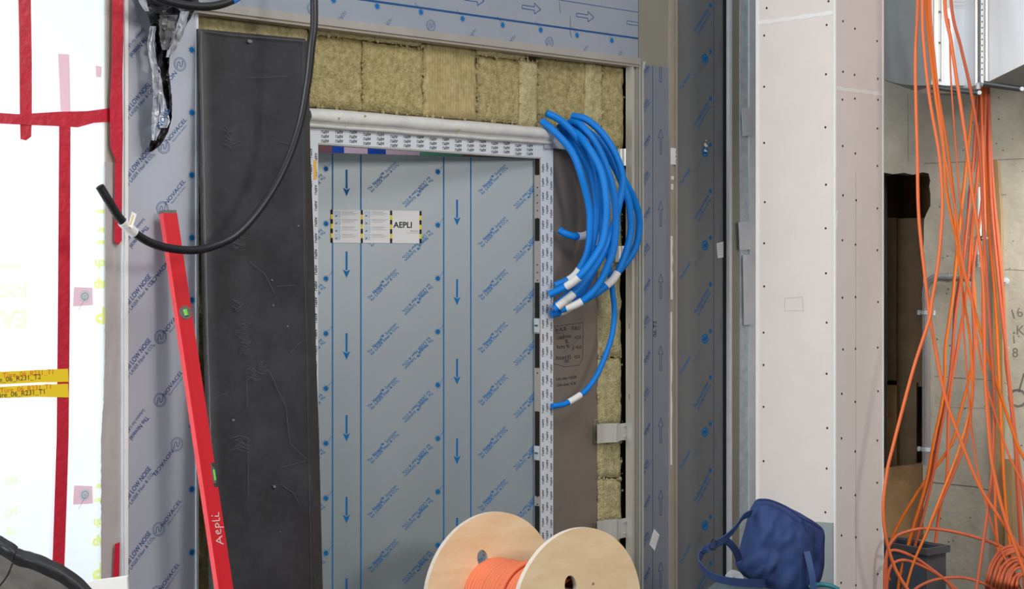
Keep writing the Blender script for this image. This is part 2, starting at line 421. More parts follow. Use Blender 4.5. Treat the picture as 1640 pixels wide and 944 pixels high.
m = MB(); m.box(W, a1, a1+.010, 0.02, zt, -0.06, 0.006, galv_pale); m.build('edge_profile', lp)

# ================================================================== HEADER PANEL + TRIM
hd = thing('header_panel', 'long steel fascia with blue arrows and protective film spanning above the yellow insulation', 'wall panel', W.pt(0, 2.6, 0))
dH = 0.03
def hz(px, py): return W.loc(px, py, dH)
s0, s1 = W.xs(317, dH), W.xs(1022, dH)
zb = hz(640, 44)[1]
m = MB(); m.box(W, s0, s1, zb, zt, -0.04, dH, film)
e = dH+0.0008
for x, y in ((534, 0), (604, 10), (674.2, 19.5), (740.8, 30), (804.9, 40), (865.9, 48), (924, 56.5), (979.8, 65)):
    s_, z_ = hz(x, y); sun(m, W, s_, z_, 0.0195, e, ink); m.line(W, (s_-.012, z_+.014), (s_-.035, z_+.037), .0018, e, ink_dark)
zl = hz(900, 44.5)[1]; m.line(W, (s0, zl), (s1, zl), 0.009, e, ink_dark)
zl2 = hz(960, 10)[1]; m.line(W, (s0, zl2), (s1, zl2), 0.003, e, ink_dark)
sa = hz(851, 13); sb = hz(937, 26); pit = sb[0]-sa[0]
k = -8
while True:
    c = sa[0]+k*pit
    if c > s1-.06:
        break
    if c > s0+.1: outline_arrow(m, W, c, (sa[1]+sb[1])/2, 0.118, 0, 0.0034, e, ink_dark, sh=.016, hh=.05, hl=.040)
    k += 1
c = sa[0]+k*pit; m.pl(W, [(s1, sa[1]-.008), (c-.0625, sa[1]-.008), (c-.0625, sa[1]+.008), (s1, sa[1]+.008)], .003, e, ink_dark)
for x, y in ((500, 14), (690, 41), (880, 68)):
    s_, z_ = hz(x, y); logo(m, W, s_, z_, 0.025, e, ink_pale)
for x, y in ((548, 25), (622, 36), (757, 53), (820, 63), (937, 79), (992, 87)):
    s_, z_ = hz(x, y); m.text(W, 'NOVACEL', s_, z_, 0.028, e, ink_pale, rot=math.radians(-128), bold=.008, clip=(s_-.028, s_+.028, z_-.022, z_+.022))
s_, z_ = hz(893, 3); m.line(W, (s_+.01, z_-.0), (s_+.018, z_-.05), .002, e, black_ink)
s_, z_ = hz(913, 26); m.pl(W, [(s_, z_), (s_, z_-.08), (s_+.01, z_-.1)], .0022, e, black_ink)
m.build('film_face', hd)
m = MB(); z2 = hz(640, 56)[1]
m.box(W, s0, s1+.004, z2, zb, -0.03, dH+.012, alu_dull); m.box(W, s0, s1+.004, z2-.012, z2, -0.03, dH+.004, beige_metal); m.build('drip_trim', hd, bevel=.002)

# ================================================================== MINERAL WOOL
def wool_slab(pts, dface, thick, mt, label, group, seed, name='wool_slab', rag=0.005):
    # pts: four pixel corners TL TR BR BL
    m = MB(); q = [W.loc(x, y, dface) for x, y in pts]
    Wd = abs(q[1][0]-q[0][0]); Hh = abs(q[0][1]-q[3][1])
    nc = max(4, min(28, int(Wd/.014))); nr = max(4, min(44, int(Hh/.02)))
    rows = []
    for i in range(nr+1):
        t = i/nr; row = []
        for j in range(nc+1):
            u = j/nc
            a = (q[0][0]*(1-u)+q[1][0]*u)*(1-t)+(q[3][0]*(1-u)+q[2][0]*u)*t
            z = (q[0][1]*(1-u)+q[1][1]*u)*(1-t)+(q[3][1]*(1-u)+q[2][1]*u)*t
            nv = noise.noise(Vector((a*14+seed, z*14, seed*3.1))); n2 = noise.noise(Vector((a*60+seed, z*60, seed)))
            edge = min(j, nc-j, i, nr-i)
            dd = nv*0.010+n2*0.006-(0.018 if edge == 0 else 0)
            if edge == 0: a += n2*rag; z += noise.noise(Vector((a*50, z*50, 9+seed)))*rag
            row.append(W.pt(a, z, dface+dd))
        rows.append(row)
    m.grid(rows, mt, True, thick=-W.n*thick)
    # torn tufts along the edges
    rnd = random.Random(seed)
    for k in range(int(10+Wd*30)):
        sd = rnd.random()
        if sd < .6: u = rnd.random(); t = rnd.choice((0.0, 1.0)); u2 = u
        else: u = rnd.choice((0.0, 1.0)); t = rnd.random()
        a = (q[0][0]*(1-u)+q[1][0]*u)*(1-t)+(q[3][0]*(1-u)+q[2][0]*u)*t
        z = (q[0][1]*(1-u)+q[1][1]*u)*(1-t)+(q[3][1]*(1-u)+q[2][1]*u)*t
        R = rnd.uniform(.004, .012); vs = []
        for x_, y_, z_ in ((1, 0, 0), (-1, 0, 0), (0, 1, 0), (0, -1, 0), (0, 0, 1), (0, 0, -1)):
            w_ = R*rnd.uniform(.5, 1.4); vs.append(W.pt(a+x_*w_, z+y_*w_, dface-.006+z_*w_*.6))
        m.add(vs, [(0, 2, 4), (2, 1, 4), (1, 3, 4), (3, 0, 4), (2, 0, 5), (1, 2, 5), (3, 1, 5), (0, 3, 5)], mt)
    return tag(m.build(name), label, 'insulation', group)
G1 = 'mineral wool slabs packed above the doorway'
dI = -0.035
def ht(px): return W.loc(640, 60, dI)[1]
def yat(px, z, d=dI):    # pixel row where height z sits on the plane at column px
    p = W.pt(W.xs(px, d), z, d); return HY+(CAMZ-z)*FPX/p.y
ztp = z2+0.01
zbt = W.loc(690, 186, dI)[1]
def slab_y(px0, px1, za, zb_): return [(px0, yat(px0, za)), (px1, yat(px1, za)), (px1, yat(px1, zb_)), (px0, yat(px0, zb_))]
zs = W.loc(600, 66, dI)[1]
wool_slab(slab_y(316, 497, ztp, W.loc(490, 175, dI)[1]), dI, .16, wool_pale, 'wide olive insulation slab behind the top of the black rubber sheet', G1, 1)
wool_slab(slab_y(499, 583, zs, zbt), dI-.008, .15, wool, 'insulation slab just right of the hanging black conduit, topped by a thin strip', G1, 2)
wool_slab(slab_y(584, 680, zs-.004, zbt), dI-.004, .15, wool, 'square insulation slab above the middle of the door head, left of the ribbed slab', G1, 3)
wool_slab(slab_y(499, 680, ztp, zs+.002), dI+.008, .15, wool_pale, 'thin horizontal insulation strip under the header trim at left', G1, 4)
wool_slab(slab_y(681, 765, ztp, zbt), dI, .15, wool_rib, 'ribbed brownish insulation slab with fine vertical grooves', G1, 5)
wool_slab(slab_y(767, 835, zs-.006, zbt), dI-.006, .15, wool, 'insulation slab with plaster smears on its left seam beside the ribbed slab', G1, 6)
wool_slab(slab_y(767, 846, ztp, zs-.004), dI+.01, .15, wool_pale, 'short insulation strip under the header trim right of the ribbed slab', G1, 7)
wool_slab(slab_y(836, 864, zs-.002, zbt-.01), dI+.012, .15, wool_pale, 'narrow pale insulation strip left of the blue conduit ends', G1, 8)
wool_slab(slab_y(865, 940, ztp, zbt-.03), dI-.012, .15, wool, 'dented insulation slab right behind the blue conduit ends', G1, 9)
wool_slab(slab_y(941, 967, ztp-.01, zbt-.06), dI+.010, .15, wool_pale, 'tall narrow pale insulation strip above the blue conduits', G1, 10)
wool_slab(slab_y(968, 1001, ztp-.01, W.loc(985, 238, dI)[1]), dI, .15, wool, 'last insulation slab against the aluminium post at upper right', G1, 11, rag=.010)
# gap between rubber sheet and left panel
wool_slab([(314, 30), (345, 34), (345, 1000), (314, 1000)], dI-.02, .12, wool, 'dark strip of insulation in the gap between panel and black rubber sheet', 'mineral wool in the side gaps', 12)
# strip right of the doorway
G2 = 'mineral wool in the side gaps'
for k, (ya, yb_, lb) in enumerate(((236, 400, 'upper strip of insulation behind the blue conduits beside the aluminium post'),
                             (402, 572, 'insulation strip crossed by the long blue conduit beside the post'),
                             (574, 682, 'insulation strip just above the middle steel bracket'),
                             (704, 766, 'short insulation block just below the middle steel bracket'),
                             (768, 838, 'insulation strip just above the lowest steel bracket'),
                             (866, 990, 'lowest insulation strip behind the cable reel'))):
    wool_slab([(960, ya), (998-(k % 2)*2, ya), (998, yb_), (960, yb_)], dI-.01, .13, wool_pale if k else wool, lb, G2, 20+k, rag=.009)

# ================================================================== DOOR FRAME (tape covered), LEAF
FJ = 0.0
fr = thing('door_frame', 'steel door frame masked with white tape printed in black all round the grey door', 'door frame', W.pt(W.xs(690), 0, 0))
sL, sR = W.xs(509.5), W.xs(866)
zHead = 2.225
# head
hb = zHead; htop = W.loc(500, 203)[1]
def aep(m, F, a, z, rot, d, size=.016): m.text(F, 'AEPLI', a, z, size, d, black_ink, rot=rot, bold=.02, fit=.040)
m = MB(); sRo = W.xs(886); sLo = W.xs(486)
m.box(W, sLo, sRo, hb, htop, -0.04, 0.0, white_tape)
rnd = random.Random(3); a = sL+.035; k = 0
while a < sRo-.13:
    for r_ in range(5):
        z_ = htop-.014-r_*.019-.0022*k*0+((k*7) % 5-2)*.0016
        if hb+.008 < z_ < htop-.006: aep(m, W, a, z_, math.pi+.05, .0008, .017)
    a += .073; k += 1
m.build('frame_head', fr, bevel=.001)
# jambs
def jamb(x0, x1, top, nm, cols, rows0):
    m = MB(); m.box(W, x0, x1, 0, top, -0.04, 0.0, white_tape)
    z_ = top-.05; i = 0
    while z_ > .1:
        for c in range(cols):
            aa = x0+(x1-x0)*(c+.5)/cols if cols > 1 else (x0+x1)/2
            aep(m, W, aa, z_+(c % 2)*.006-(.012 if c == 2 else 0), math.pi/2+math.pi, .0008, .016)
        z_ -= .066; i += 1
    return m
mj = jamb(sR, sRo, hb, 'j', 3, 0); mj.build('jamb', fr, bevel=.001)
mj = jamb(sLo, sL, hb, 'j', 3, 0)
p_ = W.loc(504, 268); mj.box(W, p_[0]-.006, p_[0]+.008, p_[1]-.05, p_[1]+.03, 0.0, 0.0012, amber); mj.build('jamb', fr, bevel=.001)
# small dark stop under the head and steel rebate with strike plates and gaskets
m = MB(); m.box(W, sL, sR, hb-.006, hb, -0.04, -0.002, alu); m.build('head_stop', fr)
m = MB(); m.box(W, sR-.004, sR, 0, hb, -0.040, -0.0, alu_dull)
for i in range(60):
    z_ = hb-.14-i*.036
    if z_ < .1: break
    if int(i/5) % 2 == 0: m.disc(Frame(W.pt(sR-.0045, 0, -.018), (-W.n.x, -W.n.y, 0), -W.u), 0, z_, .004, 0, black_m, 8)
pr = m.build('rebate', fr)
m = MB()
for (y0, y1) in ((251, 280), (350, 386), (453, 510), (535, 590), (660, 715), (739, 796), (812, 860), (890, 950)):
    z0_ = W.loc(862, y1)[1]; z1_ = W.loc(862, y0)[1]
    m.box(W, sR-.006, sR-.004, z0_, z1_, -0.034, -0.004, black_m)
build_sub(m, 'gasket', pr)
for y in (522, 727):
    z_ = W.loc(862, y)[1]; m = MB(); m.box(W, sR-.009, sR-.004, z_-.032, z_+.032, -0.036, -0.004, galv)
    m.box(W, sR-.012, sR-.008, z_-.004, z_+.004, -0.03, -0.01, duct_under); m.build('hinge', fr, bevel=.002)

leaf = thing('door_leaf', 'grey steel door in film printed with blue arrows and slanted lettering, slightly ajar', 'door', D.pt(-.5, 0, 0))
m = MB(); lx0 = D.xs(490); lx1 = 0.0
lz = zHead-.004
m.box(D, lx0, lx1-.004, 0.01, lz, -0.05, 0, film_door)
e = .0008; cl = (lx0, lx1-.006, .02, lz-.006)
for px in (532.5, 578, 710.5, 754):
    s_ = D.xs(px); m.line(D, (s_, .01), (s_, lz-.004), .006, e, ink)
def L(px, py): return D.loc(px, py)
# small solid arrows
sa, z0_ = L(555, 316); pz = L(555, 316)[1]-L(555, 447)[1]
for k in range(-1, 9):
    zt_ = L(555, 272)[1]-k*pz
    if .15 < zt_ < lz: solid_arrow(m, D, L(555, 300)[0], zt_, .118, .009, .034, .034, e, ink)
for k in range(-1, 9):
    zt_ = L(732, 320)[1]-k*(L(732, 320)[1]-L(732, 447.5)[1])
    if .15 < zt_ < lz: solid_arrow(m, D, L(732, 320)[0], zt_, .118, .009, .034, .034, e, ink)
P = (270.6-886.5)/7
pzz = (L(522, 270.6)[1]-L(522, 886.5)[1])/7
for k in range(-1, 10):
    for px in (522, 701.2, 879):
        zz = L(522, 270.6)[1]-k*pzz
        s_ = D.xs(px)
        if zz < lz-.02 and px < 800:
            sun(m, D, s_, zz, .019, e, ink); m.line(D, (s_+.012, zz+.012), (D.xs(532.5 if px < 600 else 710.5), zz+.034), .0018, e, ink)
    # rising lettering right of each double line
    for px in (612, 788):
        s_, z_ = D.loc(px, 433)[0], L(612, 281.5)[1]-k*pzz
        if z_ < lz-.07:
            for wd_, off, fw, sz, bo in (('The', -.081, .024, .020, .004), ('Novacel\u2122', -.022, .072, .0235, .022), ('Solution', .058, .068, .020, .004)):
                m.text(D, wd_, s_+off*.7071, z_+off*.7071, sz, e, ink, rot=R45, bold=bo, clip=cl, fit=fw)
            m.text(D, 'for LASER Fiber & CO\u2082', s_+.012, z_-.010, .0175, e, ink, rot=R45, bold=.010, clip=cl, fit=.180)
    for px in (666, 843, 492):
        s_, z_ = D.xs(px), L(612, 310)[1]-k*pzz+.005
        if z_ < lz-.1:
            s_ += .014
            for wd_, off, fw, sz, bo in (('The', .081, .024, .020, .004), ('Novacel\u2122', .022, .072, .0235, .022), ('Solution', -.058, .068, .020, .004)):
                m.text(D, wd_, s_+off*.7071, z_+off*.7071, sz, e, ink, rot=R45+math.pi, bold=bo, clip=cl, fit=fw)
            m.text(D, 'for LASER Fiber & CO\u2082', s_-.012, z_+.010, .0175, e, ink, rot=R45+math.pi, bold=.010, clip=cl, fit=.180)
m.build('leaf_panel', leaf)
st_o = thing('instruction_label', 'white folded instruction sticker with yellow-black edges and AEPLI lettering on the door', 'label', D.pt(L(600, 363)[0], L(600, 363)[1], 0.001))
m = MB(); a0, z1_ = L(531, 336); a1, z0_ = L(674, 390)
m.box(D, a0, a1, z0_, z1_, 0.0012, 0.003, label_m); e2 = .0036
for i, px in enumerate((531, 579, 626, 673)):
    s_ = D.xs(px)
    for k in range(7):
        zz0 = z0_+(z1_-z0_)*k/7; zz1 = z0_+(z1_-z0_)*(k+1)/7
        m.poly(D, [(s_-.005, zz0), (s_+.005, zz0), (s_+.005, zz1), (s_-.005, zz1)], e2, yellow_m if k % 2 else black_m)
m.text(D, 'AEPLI', D.xs(645), L(645, 361)[1], .037, e2, black_ink, bold=.025)
m.text(D, 'Metallbau', D.xs(663), L(645, 370)[1], .010, e2, grey_ink, bold=.005)
m.line(D, (D.xs(650), L(645, 373)[1]), (D.xs(671), L(645, 373)[1]), .0015, e2, grey_ink)
for c, px in enumerate((540, 588)):
    for k in range(4):
        x_, y_ = L(px, 343.5+k*12); m.poly(D, [(x_-.012, y_-.013), (x_+.012, y_-.013), (x_+.012, y_+.013), (x_-.012, y_+.013)], e2, icon_m)
        m.pl(D, [(x_-.012, y_-.013), (x_+.012, y_-.013), (x_+.012, y_+.013), (x_-.012, y_+.013)], .001, e2+.0003, grey_ink, closed=True)
        m.line(D, (x_-.008, y_-.01), (x_-.002, y_-.004), .004, e2+.0003, black_ink)
        for q_ in range(3):
            w_ = (.055, .075, .062)[(q_+k) % 3]; m.line(D, (x_+.020, y_+.010-q_*.006), (x_+.020+w_, y_+.010-q_*.006), .0012 if q_ else .0022, e2, grey_ink)
m.build('sticker_sheet', st_o)

# added board; colour bands stand in for the unknown room above the leaf
m = MB(); zz0, zz1 = 2.0, 2.55
for px0, px1, mt in ((470, 532, band_dark), (532, 551, band_blue), (551, 589, band_pink), (589, 618, band_blue), (618, 672, band_pink), (672, 740, band_green), (740, 900, shaft_dark)):
    m.box(W, W.xs(px0, -.9), W.xs(px1, -.9), zz0, zz1, -.92, -.9, mt)
tag(m.build('stand_in_board'), 'made-up board of blue, mauve and green bands behind the slot above the door', 'board')
area('back_room_fill', W.pt(0.0, 2.9, -.45), W.pt(0.0, 2.3, -.9), .8, .2, 7)  # fill added to light the banded board, not a known room lamp

# white wrapped profile over the head
wp = MB(); sa0, sa1 = W.xs(490), W.xs(880)
zc0 = W.loc(500, 203)[1]-.004; zc1 = W.loc(500, 175)[1]
prof = [(zc1, -.03), (zc1+.003, .012), (zc1-.012, .035), (zc1-.035, .04), (zc1-.05, .03), (zc1-.058, .012), (zc0+.012, .020), (zc0, .014), (zc0, -.03)]
rows = []
n_ = 46
for i in range(n_+1):
    a = sa0+(sa1-sa0)*i/n_
    rows.append([W.pt(a, z_+noise.noise(Vector((a*5, z_*20, 1)))*.004, d_+noise.noise(Vector((a*9, z_*30, 4)))*.005) for z_, d_ in prof])
wp.grid(rows, white_wrap, True)
for x, y in ((543, 190), (557, 201), (735, 208), (585, 186)): 
    p_ = W.loc(x, y, .04); wp.disc(W, p_[0], p_[1], .005, .041, wool, 8)
wp.add([r for r in rows[0]], [tuple(range(len(prof)))], white_wrap); wp.add([r for r in rows[-1]], [tuple(range(len(prof)))[::-1]], white_wrap)
tag(wp.build('wrapped_profile'), 'long white plastic-wrapped profile lying over the taped door head', 'profile')
# grey wrap hanging right of it
m = MB(); rows = []
for i in range(9):
    t = i/8; row = []
    for j in range(13):
        u = j/12; px = 872+u*68; py = (203+u*8)*(1-t)+(238+u*16-6*math.sin(u*3))*t
        row.append(W.ray(px, py, .012-.03*u+.010*math.sin(t*7+u*5)*.6))
    rows.append(row)
m.grid(rows, mat('grey_plastic_wrap', (160, 162, 166), .3, 0, var=.1, scale=10, bump=.5, bscale=15), True, thick=-W.n*.002)
tag(m.build('plastic_wrap'), 'torn grey plastic wrap hanging from the end of the white profile beside the conduits', 'plastic')

# brown coated board right of the door with handwriting
dB = -0.06
m = MB(); b0, b1 = W.xs(882, dB), W.xs(962, dB); btop = W.loc(920, 240, dB)[1]
m.box(W, b0, b1, 0.02, btop, -.12, dB, brown_board)
def bx(px, py): return W.loc(px, py, dB)
e = dB+.0008
m.pl(W, [bx(888, 523), bx(934, 517), bx(933, 574), bx(928, 585), bx(905, 588), bx(888, 583)], .002, e, black_ink, closed=False)
def wr(txt, px, py, sz): p = bx(px, py); m.text(W, txt, p[0], p[1], sz, e, black_ink, rot=.03, sxx=.8)
wr('by AUR', 898, 528, .03); wr('18.06.21', 922, 526, .026); wr('Links', 897, 541, .028); wr('Boden', 908, 539, .026); wr('+0.55', 925, 541, .026)
wr('90', 907, 547, .024); wr('Rechts', 898, 556, .026); wr('90', 909, 555, .024); wr('gl. +0.65', 924, 557, .024)
wr('Abstand RS', 902, 573, .028); wr('+0.50', 924, 572, .024); wr('1005', 907, 579, .024)
wr('Links oben +18.000', 907, 606, .022); wr('Links unten +0.90', 907, 616, .022)
m.line(W, bx(890, 535), bx(905, 533), .0015, e, black_ink); m.line(W, bx(905, 550), bx(912, 549), .0015, e, black_ink); m.line(W, bx(900, 567), bx(925, 545), .001, e, black_ink)
m.build('b')
bb = bpy.data.objects['b']; bb.name = 'coated_board'
tag(bb, 'tall brown-grey board with handwritten notes between the door jamb and the insulation strip', 'board')

# ================================================================== POST, BRACKETS
ps = thing('aluminium_post', 'tall grooved aluminium post right of the insulation and blue conduits', 'post', W.pt(W.xs(1012), 0, 0))
p0, p1 = W.xs(1005), W.xs(1023); w_ = p1-p0; ptop = hz(1012, 96)[1]
m = MB(); m.box(W, p0, p1, 0, ptop, -.012, .01, alu); m.box(W, p0, p0+w_*.14, 0, ptop, .01, .03, alu); m.box(W, p0+w_*.48, p0+w_*.56, 0, ptop, .01, .026, alu_dull)
m.box(W, p0+w_*.68, p0+w_*.76, 0, ptop, .01, .030, alu); m.box(W, p0+w_*.9, p1, 0, ptop, .01, .034, alu); m.build('post_profile', ps, bevel=.001)
for y in (523, 636):
    m = MB(); p_ = W.loc(1009, y, .012); m.box(W, p_[0]-.006, p_[0]+.006, p_[1]-.012, p_[1]+.014, .010, .0125, duct_under); m.build('fixing_clip', ps)
for y0, y1, x0, lb in ((238, 266, 990, 'small perforated steel bracket at the top of the post beside the blue conduits'),
                   (394, 420, 986, 'steel bracket half hidden behind the blue conduits'),
                   (680, 706, 957, 'wide bent steel bracket bridging insulation to post at mid height'),
                   (835, 862, 957, 'lowest steel bracket on the post just above the cable reel')):
    br = thing('wall_bracket', lb, 'bracket', W.ray(1000, y1, 0), 'steel brackets on the aluminium post')
    m = MB(); dd = -.012
    A = W.loc(x0, y0, dd); B = W.loc(1004, y1, dd)
    rows = []
    for i in range(11):
        t = i/10; aa = A[0]*(1-t)+B[0]*t; dz = 0.0 if t < .62 else .008
        rows.append([W.pt(aa, A[1]-dz*0.8, dd+.022*math.exp(-((t-.55)/.16)**2)), W.pt(aa, B[1]+dz*.4, dd+.022*math.exp(-((t-.55)/.16)**2))])
    m.grid(rows, alu, True, thick=-W.n*.003)
    m.build('plate', br)
    for q_ in (.25, .78):
        m = MB(); s_ = B[0]-.016; z_ = A[1]*(1-q_)+B[1]*q_; m.disc(W, s_, z_, .0055, dd+.003, alu_dull, 12); m.prism(W, [(s_+math.cos(i)*.0055, z_+math.sin(i)*.0055) for i in [k*math.pi/3 for k in range(6)]], dd, dd+.006, galv); m.disc(W, s_, z_, .0025, dd+.0064, black_m, 8); m.build('screw', br)
for y0, y1, lb in ((673, 708, 'upper'), (838, 870, 'lower')):
    m = MB(); A = bx(951, y0); B = bx(960, y1); m.pl(W, [A, (B[0], A[1]), B, (A[0], B[1])], .004, dB+.003, alu_dull, closed=True)
    m.box(W, A[0]+.002, B[0]-.002, B[1]+.002, A[1]-.002, dB, dB+.002, brown_board)
    tag(m.build('cover_plate'), lb+' small outlined cover plate on the brown board beside a steel bracket', 'cover plate', 'cover plates on the brown board')

# ================================================================== PANELS RIGHT OF THE POST
dA = .012
pa = thing('cladding_panel', 'narrow steel panel with outlined up arrows, bare at the top, right of the post', 'wall panel', W.pt(W.xs(1050), 0, 0))
m = MB(); a0, a1 = W.xs(1023, dA), W.xs(1075, dA); zc = W.loc(1050, 106, dA)[1]
m.box(W, a0, a1, 0.01, zc, -.05, dA, film_mid); m.box(W, a0, a1, zc, zt, -.05, dA-.001, steel_bare)
e = dA+.0008
l1 = W.xs(1045.5, dA); m.line(W, (l1, 0), (l1, zc), .003, e, ink_dark); l2 = W.xs(1073.5, dA); m.line(W, (l2, 0), (l2, zc), .006, e, ink_dark)
ar = W.loc(1058, 227, dA); pz = (W.loc(1058, 207, dA)[1]-W.loc(1058, 901, dA)[1])/6
for k in range(-1, 9):
    z_ = ar[1]-k*pz; L_ = .125
    if k == -1: m.pl(W, [(ar[0]-.006, zc), (ar[0]-.006, z_-.0625), (ar[0]+.006, z_-.0625), (ar[0]+.006, zc)], .0028, e, ink_dark)
    elif z_ > .15: outline_arrow(m, W, ar[0], z_, L_, math.pi/2, .0028, e, ink_dark, sh=.012, hh=.036, hl=.042)
cl = (a0, l1, 0, zc)
for k in range(9):
    y = 115+k*(304/3.934)*1.5; p_ = W.loc(1031, y, dA)
    m.text(W, 'The Novacel', p_[0]+.004, p_[1], .026, e, ink_dark, rot=math.radians(50), bold=.012, clip=cl, fit=.12)
    m.text(W, 'for LASER', p_[0]+.016, p_[1]-.010, .018, e, ink_faint, rot=math.radians(50), bold=.01, clip=cl, fit=.09)
    p_ = W.loc(1030, y+58, dA); m.text(W, 'LOW NOISE', p_[0], p_[1], .026, e, ink_dark, rot=math.radians(50), bold=.012, clip=cl, fit=.11)
    m.text(W, 'LASER Fiber', p_[0]+.014, p_[1]-.010, .018, e, ink_dark, rot=math.radians(50), clip=cl, fit=.11)
p_ = W.loc(1049, 527, dA); m.text(W, '06.T2', p_[0], p_[1], .035, e, black_ink, rot=math.pi/2)
m.build('film_face', pa)
p_ = W.loc(1048, 865, dA); m = MB(); m.prism(W, [(p_[0]-.038, p_[1]-.02), (p_[0]-.004, p_[1]+.055), (p_[0]+.036, p_[1]+.02), (p_[0]+.0, p_[1]-.055)], dA+.001, dA+.002, label_m)
for k in range(3): m.line(W, (p_[0]-.02+k*.012, p_[1]-.02-k*.006), (p_[0]+.005+k*.012, p_[1]+.03-k*.006), .0015, dA+.0026, grey_ink)
tag(m.build('paper_label'), 'white diamond-tilted sticker low on the arrowed panel by the cable reel', 'label')
p_ = W.loc(1025, 104, dA); m = MB()
rnd = random.Random(5)
rows = [[W.pt(p_[0]+i*.006-.006, p_[1]+.008*math.sin(i*2.3)+j*.012-.01, dA+.004+.004*math.sin(i*3+j)) for j in range(3)] for i in range(7)]
m.grid(rows, white_tag, True); tag(m.build('film_scrap'), 'small crumpled scrap of torn film at the top of the arrowed panel', 'plastic')

vf = MB(); a0, a1 = W.xs(1075, .03), W.xs(1090, .03)
w_ = a1-a0
vf.box(W, a0, a1, 0, zt, -.06, .012, beige_metal); vf.box(W, a0, a0+w_*.3, 0, zt, .012, .024, beige_metal); vf.box(W, a0+w_*.62, a0+w_*.74, 0, zt, .012, .02, alu_dull)
for (x0, x1, y0, y1) in ((1074, 1082, 237, 264), (1075, 1079, 282, 288), (1075, 1078, 295, 304), (1074, 1077, 378, 480), (1074, 1076, 500, 745)):
    A = W.loc(x0, y0, .025); B = W.loc(x1, y1, .025); n_ = 8; pts = [(A[0], A[1]-(A[1]-B[1])*i/n_) for i in range(n_+1)]+[(B[0]+.004*math.sin(i*2.7), A[1]-(A[1]-B[1])*i/n_) for i in range(n_, -1, -1)]
    vf.prism(W, pts, .020, .026, gypsum_edge)
tag(vf.build('vertical_profile'), 'beige metal vertical profile smeared with white plaster between two filmed panels', 'profile')

pb_ = thing('cladding_panel', 'dark steel panel with faint slanted blue lettering and round logos left of the plasterboard column', 'wall panel', W.pt(W.xs(1125), 0, 0))
m = MB(); dP = -.02; a0, a1 = W.xs(1086, dP), W.xs(1163, dP)
m.box(W, a0, a1, 0, zt, -.06, dP, film_dark); e = dP+.0008; cl = (a0, a1, 0, zt)
l1 = W.xs(1143, dP); m.line(W, (l1, 0), (l1, zt), .0025, e, ink_dark)
pzz = (W.loc(1137.7, 8.4, dP)[1]-W.loc(1137.7, 232, dP)[1])/3
zb_ = W.loc(1137.7, 8.4, dP)[1]
for k in range(0, 15):
    z_ = zb_-k*pzz; s_ = W.xs(1137.7, dP)
    if z_ < .1: break
    sun(m, W, s_, z_, .017, e, ink)
    if k % 2 == 0:
        m.text(W, 'The Novacel Solution', W.xs(1124, dP)-.004, z_-.085, .026, e, ink, rot=math.radians(50), bold=.012, fit=.165)
        m.text(W, 'for LASER Fiber & CO\u2082', W.xs(1127, dP)+.004, z_-.098, .019, e, ink, rot=math.radians(50), bold=.006, fit=.155)
        zz = z_-.26; s2 = W.xs(1095, dP); m.text(W, 'The Novacel', s2+.01, z_-pzz-.17, .026, e, ink, rot=math.radians(50), bold=.01, clip=cl, fit=.11)
    else:
        zz = z_-.04; sc = W.xs(1129, dP); logo(m, W, sc, zz, .022, e, ink, bold=True)
        m.text(W, 'NOVACEL', sc-.05, zz-.075, .024, e, ink_faint, rot=math.radians(50), fit=.10)
        outline_arrow(m, W, W.xs(1154, dP), z_+.01, .13, -math.pi/2, .0018, e, ink_faint, sh=.01, hh=.03, hl=.04)
m.build('film_face', pb_)
A = W.loc(1147, 387, dP); B = W.loc(1160, 414, dP)
m = MB(); m.prism(W, [(A[0], A[1]-.01), (B[0]-.008, A[1]), (B[0], B[1]+.006), (A[0]+.01, B[1])], dP+.001, dP+.0022, label_m)
for k in range(5): m.line(W, (A[0]+.012, A[1]-.02-k*.012), (B[0]-.012, A[1]-.017-k*.012), .0012, dP+.0028, grey_ink)
tag(m.build('paper_label'), 'small white printed sticker at mid height on the dark lettered panel', 'label')
p_ = W.ray(1129, 233, dP+.01); m = MB(); m.grid([[p_+Vector((.007*math.sin(i*2+j), 0, -.01*i+.028))+W.u*(.006*j) for j in range(3)] for i in range(7)], white_tag, True)
tag(m.build('film_scrap'), 'tiny white torn film tip sticking up on the dark lettered panel', 'plastic')

gs = thing('stud_profile', 'galvanised steel stud with grey tape pieces between dark panel and plasterboard column', 'stud', W.pt(W.xs(1190), 0, 0))
m = MB(); a0 = W.xs(1163); 
m.box(W, a0, a0+.014, 0, zt, -.08, -.01, black_m)
m.box(W, a0+.014, W.xs(1170), 0, zt, -.05, .01, galv_pale); m.box(W, W.xs(1170), W.xs(1184), 0, zt, -.05, 0, steel_bare)
m.box(W, W.xs(1184), W.xs(1197), 0, zt, -.05, .006, galv); m.box(W, W.xs(1197), W.xs(1240), 0, zt, -.06, .014, galv_pale)
m.build('stud_web', gs, bevel=.001)
for (x0, y0, x1, y1) in ((1188, 173, 1202, 217), (1183, 356, 1203, 400), (1190, 409, 1212, 520)):
    m = MB(); m.ppx(W, [(x0, y0), (x1, y0-2), (x1+1, y1), (x0+2, y1+1)], .015, .018, galv_pale); m.build('tape_piece', gs)

